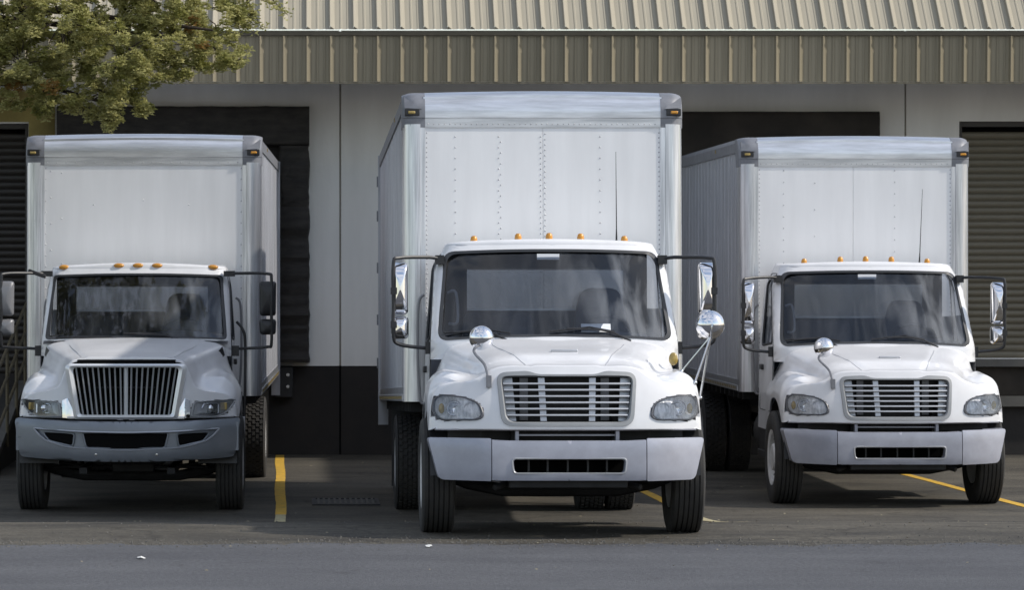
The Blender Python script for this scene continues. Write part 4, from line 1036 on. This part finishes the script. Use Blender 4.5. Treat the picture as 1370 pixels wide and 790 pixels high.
    sm = roundpoly([(-.95, .90), (-.86, .80), (-.60, .735), (0, .715), (.60, .735), (.86, .80), (.95, .90), (.5, .885), (0, .88), (-.5, .885)], [.02, .1, .1, .1, .1, .1, .02, .1, .1, .1], 5)
    F2 = lambda x, z: (x, yb_(x, z), zbow(x, z))
    m = MB(); H = holed(m, out, sm, F2, 5, (0, .80), 80)
    m.loft([[F2(*p) for p in H], [(x*.985, y+.03, .79+(z-.79)*.94) for x, y, z in [F2(*p) for p in H]]])
    A = angs((0, .80), out, n=60); O = [ray(out, (0, .80), t) for t in A]
    m.loft([[F2(*p) for p in O], [(x, y+.14, z) for x, y, z in [F2(*p) for p in O]]])
    m.box(-1.14, -1.10, .28, .55, .66, .95).box(1.10, 1.14, .28, .55, .66, .95)
    bp = m.obj('bumper', 'bumper_steel', T, smooth=45)
    q = MB(); rim_tube(q, scaled(sm, 1.004, (0, .8)), lambda x, z: (x, yb_(x, z)+.002, zbow(x, z)), .010); q.obj('recess_rim', 'recess_paint', bp)
    q = MB(); filled(q, sm, lambda x, z: (x*.985, yb_(x, z)+.032, .79+(zbow(x, z)-.79)*.94), 6, (0, .80), 60); q.obj('bumper_recess', 'bumper_steel', bp)
    for pl in (roundpoly([(-.40, .735), (.40, .735), (.44, .875), (-.44, .875)], .03, 4),
               roundpoly([(-.54, .745), (-.52, .86), (-.62, .87), (-.86, .87), (-.80, .79)], [.03, .03, .05, .05, .05], 4)):
        for s_ in ((1,) if pl[0][0]*pl[-3][0] < 0 or abs(centre(pl)[0]) < .1 else (1, -1)):
            pp = pl if s_ == 1 else mir(pl)
            q = MB(); filled(q, pp, lambda x, z: (x, yb_(x, z)+.026, zbow(x, z)), 3); q.obj('bumper_opening', 'void', bp)
            q = MB(); rim_tube(q, pp, lambda x, z: (x, yb_(x, z)+.020, zbow(x, z)), .009); q.obj('opening_rim', 'bumper_steel', bp)
    for x in (-.30, .32):
        q = MB(); q.lathe([(.014, 0), (.012, -.01), (0, -.012)], (x, yb_(x, .64)+.0, .63), 'y', 10); q.obj('bolt', 'nut', bp)
    for x in (-.06, .06): MB().box(x-.03, x+.03, .10, .13, .975, .992).obj('latch', 'chrome', T, bevel=.004)
    MB().box(-1.0, 1.0, .40, .46, .9, 1.05).obj('lower_shroud', 'dark_steel', T)
    # cab
    c = dict(zb=1.755, zt=2.47, yb=1.48, yt=1.90, bow=.10, wb=1.01, wt=.965, rnd=.03, glass=(.965, .905, 1.77, 2.455, .02), gr=.05, win=1, crown=.03, rf=.35)
    cb, hw, fy, F = cab(T, c)
    q = MB(); q.loft([[(x, 1.42+.08*(x/1.0)**2, 1.755-.035*(x/1.0)**2) for x in np.linspace(-.98, .98, 15)], [(x, 1.49+.1*(x/1.0)**2, 1.775-.02*(x/1.0)**2) for x in np.linspace(-.98, .98, 15)]], closed=False); q.obj('cowl', 'black_plastic', cb)
    wipers(cb, F, c, [dict(arm=[(-.1, 1.76), (-.3, 1.80), (-.6, 1.79)], blade=[(-.85, 1.785), (-.5, 1.805), (-.25, 1.80)]),
                      dict(arm=[(.50, 1.76), (.32, 1.815), (0, 1.835)], blade=[(-.12, 1.835), (.15, 1.84), (.35, 1.82)])])
    for x, z in ((-.80, 2.540), (-.205, 2.557), (0, 2.558), (.205, 2.557), (.80, 2.540)):
        q = MB(); q.ball((x, fy(x, 2.52)+.018, z-.0), .060, 14, 8, (1, .6, .46)); q.obj('roof_light', 'amber', cb)
    for sx in (-1, 1):
        fr_ = MB(); hi = 2.47
        fr_.tube([tuple(p) for p in cat([(sx*.95, 1.98, hi), (sx*1.10, 1.9, hi+.005), (sx*1.40, 1.72, hi), (sx*1.44, 1.68, hi-.06), (sx*1.44, 1.66, 2.1), (sx*1.44, 1.68, 1.73), (sx*1.40, 1.7, 1.69), (sx*1.2, 1.74, 1.675), (sx*1.02, 1.8, 1.665)], 5)], .0165, 8)
        fr_.box(sx*1.04-.05, sx*1.04+.05, 1.76, 1.86, 1.59, 1.70); fr_.box(sx*.98-.06, sx*.98+.06, 1.93, 2.02, 2.44, 2.50)
        fo = fr_.obj('mirror_frame', 'black_plastic', T)
        for z0_, z1_ in ((2.02, 2.39), (1.82, 1.985)):
            xc = sx*1.40; pp = roundpoly([(-.085, z0_), (.085, z0_), (.09, z1_), (-.09, z1_)], .035, 5); cz = (z0_+z1_)/2
            A = angs((0, cz), pp, n=28); O = [ray(pp, (0, cz), t) for t in A]
            f = lambda s, d: [(xc+p[0]*s, 1.72+d, cz+(p[1]-cz)*s) for p in O]
            h = MB(); h.loft([f(.97, .05), f(1, .04), f(1, -.02), f(.93, -.045), f(.6, -.065), f(.1, -.07)], cap1=True); h.obj('mirror_head', 'black_plastic' if sx > 0 else 'mirror_grey', fo, smooth=60)
            g_ = MB(); g_.loft([f(.9, .052), f(.2, .053)], cap1=True); g_.obj('mirror_glass', 'chrome', fo)
    q = MB(); q.tube(cat([(1.06, 2.0, 1.95), (1.12, 1.95, 1.88), (1.15, 1.95, 1.75), (1.15, 1.95, 1.3), (1.14, 1.95, .9)], 5), .016, 8); q.obj('snorkel_pipe', 'black_plastic', T)
    q = MB(); q.box(-.1, .1, -.03, .03, -.02, .02); o = q.obj('visor_bracket', 'black_plastic', T, bevel=.008); o.location = (-1.08, 1.9, 2.47); o.rotation_euler = (0, .35, 0)
    for sx in (-1, 1):
        q = MB(); lo = []
        for k in range(13):
            t = pi*k/12; lo.append([(sx*x, AX1+.61*cos(t), .52+.61*sin(t)) for x in (.72, 1.12)])
        q.loft(lo, closed=False); q.box(sx*.72-.01, sx*.72+.01, .45, 1.65, .6, 1.2); q.obj('wheel_well', 'black_plastic', T)
        wheel(T, sx*1.03, AX1, sx, 'front', w=.27); wheel(T, sx*1.10, AX2, sx, 'rear'); wheel(T, sx*.79, AX2, sx, 'rear')
        MB().box(sx*1.15-.012, sx*1.15+.012, AX1+.35, AX1+.6, .42, .95).obj('splash_guard', 'rim_white', T)
    chassis(T, AX1, AX2, BL, 1)
    cargo_box(T, BL, dict(seams=[], cols=[(-1.02, .29, 0), (-.55, .9, .15), (0, .95, .1), (.5, .9, .15), (-.9, .5, .3)], edge=.12, top=.105))
    return T
T2 = truck_upright()
T2.location = (-1.765, 34.55, -.012); T2.rotation_euler = (0, 0, radians(-1.1))
tag(T2, 'white box truck at the left with an upright chrome grille of vertical bars', 'box truck', 'white box trucks parked at the docks')

# ------------------------------------------------------------------ tree at upper left
tr = empty('conifer_tree', (-6.4, 34.5, 0)); tag(tr, 'yellow green conifer reaching over the roof of the left truck', 'tree')
def TP(p): return (p[0]+6.4, p[1]-34.5, p[2])
tk = MB(); tk.tube([TP(p) for p in cat([(-6.4, 34.5, -.05), (-6.35, 34.5, 1.5), (-6.2, 34.4, 3.2), (-5.9, 34.4, 4.8), (-5.6, 34.3, 7.0)], 4)], [lerp(.26, .09, k/16) for k in range(17)], 12); tk.obj('trunk', 'bark', tr)
blobs = []; limbs = []
s0 = 134.0
def at(px, py, D): s = 4550/D; return Vector(((px-400)/s, D, CAMZ-(py-365)/s))
# (px, py, D, radius px) foliage clumps that hang over the docks
spec = [(20, 30, 34, 60), (80, 25, 33.6, 62), (150, 20, 34.2, 60), (215, 10, 34, 55), (275, 15, 34.5, 45), (30, 85, 33.8, 52), (95, 80, 34.2, 50),
        (160, 75, 33.6, 50), (225, 55, 34, 50), (285, 60, 34.2, 40), (305, 85, 34, 22), (140, 125, 33.8, 34), (165, 115, 34.1, 34), (195, 95, 34, 36), (185, 140, 34, 14), (140, 160, 33.9, 20), (155, 138, 33.8, 22),
        (255, 90, 34.1, 24), (60, 125, 33.7, 26), (20, 128, 34, 26), (95, 138, 33.8, 17), (55, 145, 33.9, 12), (-40, 60, 34, 70), (-60, 0, 34, 80), (0, -40, 34, 90), (90, -50, 34, 80), (180, -50, 34, 70), (260, -40, 34, 60), (-80, 110, 34, 50), (320, 20, 34.6, 20)]
spec += [(px, py, D, 105) for px, py, D in ((-170, 40, 33.6), (-190, -90, 34.8), (-300, 60, 34.2), (-330, -80, 33.8), (-420, 20, 35), (-480, -110, 34), (-560, 10, 34.4), (-620, -100, 34.8), (-690, 60, 34), (-60, -130, 34.2), (100, -140, 34.3), (-250, -230, 34.2), (-420, -260, 34.5), (-580, -230, 34), (-400, -370, 34.4), (-100, -230, 34.2))]
def tufts(C, r, n, rad):
    """n needles round every centre in C -> vertices, faces"""
    m = len(C)*n; c = np.repeat(C, n, 0)
    d = rng.normal(size=(m, 3)); d /= np.linalg.norm(d, axis=1)[:, None]; d[:, 2] = np.abs(d[:, 2])*1.0-.30
    l_ = (r*rng.uniform(.6, 1.15, m))[:, None]; side = np.cross(d, rng.normal(size=(m, 3))); side /= np.linalg.norm(side, axis=1)[:, None]+1e-9
    side *= (rad*rng.uniform(.7, 1.5, m))[:, None]; md = c+d*l_*.55+np.array([0, 0, .003]); e_ = c+d*l_
    V = np.stack([c-side*.5, c+side*.5, md+side, md-side, e_+side*.25, e_-side*.25], 1).reshape(-1, 3)
    b = (np.arange(m)*6)[:, None]; F = np.concatenate([b+np.array([0, 1, 2, 3]), b+np.array([3, 2, 4, 5])])
    return V, F
O3 = np.array([6.4, -34.5, 0])
tw = MB(); green = []; brownc = []
for (px, py, D, rp_) in spec:
    c = np.array(at(px, py, D)); r = rp_/134; off = px < -20 or py < -20
    sub = max(7, int((16 if off else 46)*(r/.4)**2))
    for _ in range(sub):
        d = rng.normal(size=3); d /= np.linalg.norm(d); rr = r*rng.uniform(.35, 1.08)**.7; sc_ = c+d*rr*np.array([1, 1.1, .85])
        base = c+d*rr*.35
        if rng.random() < .3: tw.tube([tuple(TP(base)), tuple(TP((base+sc_)/2+rng.normal(size=3)*.02)), tuple(TP(sc_))], [.009, .006, .003], 4, cap=False)
        q = rng.uniform(.055, .105)     # one rounded puff of needles
        k = int(5200*q*q*rng.uniform(.8, 1.2))
        u_ = rng.normal(size=(k, 3)); u_ /= np.linalg.norm(u_, axis=1)[:, None]; pts = sc_+u_*q*(rng.uniform(.45, 1, (k, 1)))*np.array([1, 1, .8])
        (brownc if rng.random() < .009 else green).append(pts+O3)
def leafobj(name, V_, F_, m_):
    me = bpy.data.meshes.new(name); me.from_pydata(V_.tolist(), [], F_.tolist()); me.materials.append(MT[m_]); o = bpy.data.objects.new(name, me); COL.objects.link(o); o.parent = tr; return o
leafobj('crown', *tufts(np.concatenate(green), .042, 6, .0055), 'needles')
leafobj('dead_foliage', *tufts(np.concatenate(brownc), .042, 6, .0055), 'brown_needles')['label'] = 'few orange brown dead sprays'
lb = MB()
for tgt, frm in (((150, 30), (-5.9, 34.4, 4.6)), ((60, 110), (-6.1, 34.4, 3.9)), ((230, 50), (-5.9, 34.3, 5.0)), ((150, 140), (-5.0, 34.2, 4.7)), ((285, 40), (-4.6, 34.2, 5.0))):
    e_ = at(tgt[0], tgt[1], 34); s_ = Vector(frm); md = (e_+s_)/2+Vector((0, .1, .18)); lb.tube([TP(p) for p in cat([s_, s_*.6+md*.4, md, md*.4+e_*.6, e_], 3)], [lerp(.06, .012, k/12) for k in range(13)], 8)
lb.obj('limb', 'bark', tr); tw.obj('twig', 'bark', tr, fix=False)['kind'] = 'stuff'
# sparse twiggy branch in front of the roof edge
sb = MB(); V2 = []
for (a1, b1, a2, b2) in ((300, -10, 372, 6), (320, -20, 350, 38), (300, 10, 335, 42), (340, -20, 385, 20), (330, 0, 340, 30)):
    p0, p1 = np.array(at(a1, b1, 34.6)), np.array(at(a2, b2, 34.6)); sb.tube([TP(p0), TP((p0+p1)/2+np.array([0, 0, .02])), TP(p1)], [.008, .006, .003], 5)
    for k in range(70):
        t = rng.uniform(.1, 1.05); V2.append(p0*(1-t)+p1*t+rng.normal(size=3)*.035+O3)
sb.obj('bare_branch', 'bark', tr); leafobj('sparse_foliage', *tufts(np.array(V2), .035, 5, .006), 'needles')

# ------------------------------------------------------------------ litter on the asphalt
lt = MB()
for _ in range(170):
    y = random.uniform(25.5, 33) if random.random() < .7 else random.uniform(33, 45); x = random.uniform(-3.4, 10) if y < 34 else random.uniform(-.2, 6)
    r = random.uniform(.006, .02); z = gz(y)+.008; t = random.uniform(0, 6.28)
    lt.add([(x+r*cos(t), y+r*sin(t), z), (x-r*.5*sin(t), y+r*.5*cos(t), z+.006), (x-r*cos(t), y-r*sin(t), z+.002), (x+r*.5*sin(t), y-r*.5*cos(t), z)], [(0, 1, 2, 3)])
tag(lt.obj('leaf_litter', 'leaf_litter', smooth=0, fix=False), 'scattered dry leaf bits on the asphalt', 'leaf litter', kind='stuff')
gv = MB()
for _ in range(2600):
    x = random.uniform(-4, 10.5); y = wv(x)+28.05+random.gauss(.12, .22) if random.random() < .8 else random.uniform(28, 31.5)
    r = random.uniform(.004, .013); z = gz(y)+.005; t = random.uniform(0, 6.28)
    gv.add([(x+r*cos(t), y+r*sin(t), z), (x+r*cos(t+2.1), y+r*sin(t+2.1), z), (x+r*cos(t+4.2), y+r*sin(t+4.2), z), (x, y, z+r*.9)], [(0, 1, 3), (1, 2, 3), (2, 0, 3)])
tag(gv.obj('loose_gravel', 'concrete', smooth=0, fix=False), 'loose gravel along the seam between road and old asphalt', 'gravel', kind='stuff')
def scrap(px, py, D, w, lab):
    p = at(px, py, D); mb = MB(); pts = [(w*cos(t)*random.uniform(.7, 1.1), w*1.6*sin(t)*random.uniform(.7, 1.1)) for t in [k*pi/4 for k in range(8)]]
    mb.v = [(x, y, .004+.012*random.random()) for x, y in pts]+[(0, 0, .022)]; mb.f = [(k, (k+1) % 8, 8) for k in range(8)]
    o = mb.obj('paper_scrap', 'pale_litter'); o.location = (p.x, p.y, gz(p.y)+.006); tag(o, lab, 'paper scrap')
scrap(189, 752, 26.6, .035, 'small pale paper scrap on the blue grey road in front of left truck')
scrap(574, 734, 27.75, .032, 'tiny pale scrap on the road edge below the middle truck left front wheel')
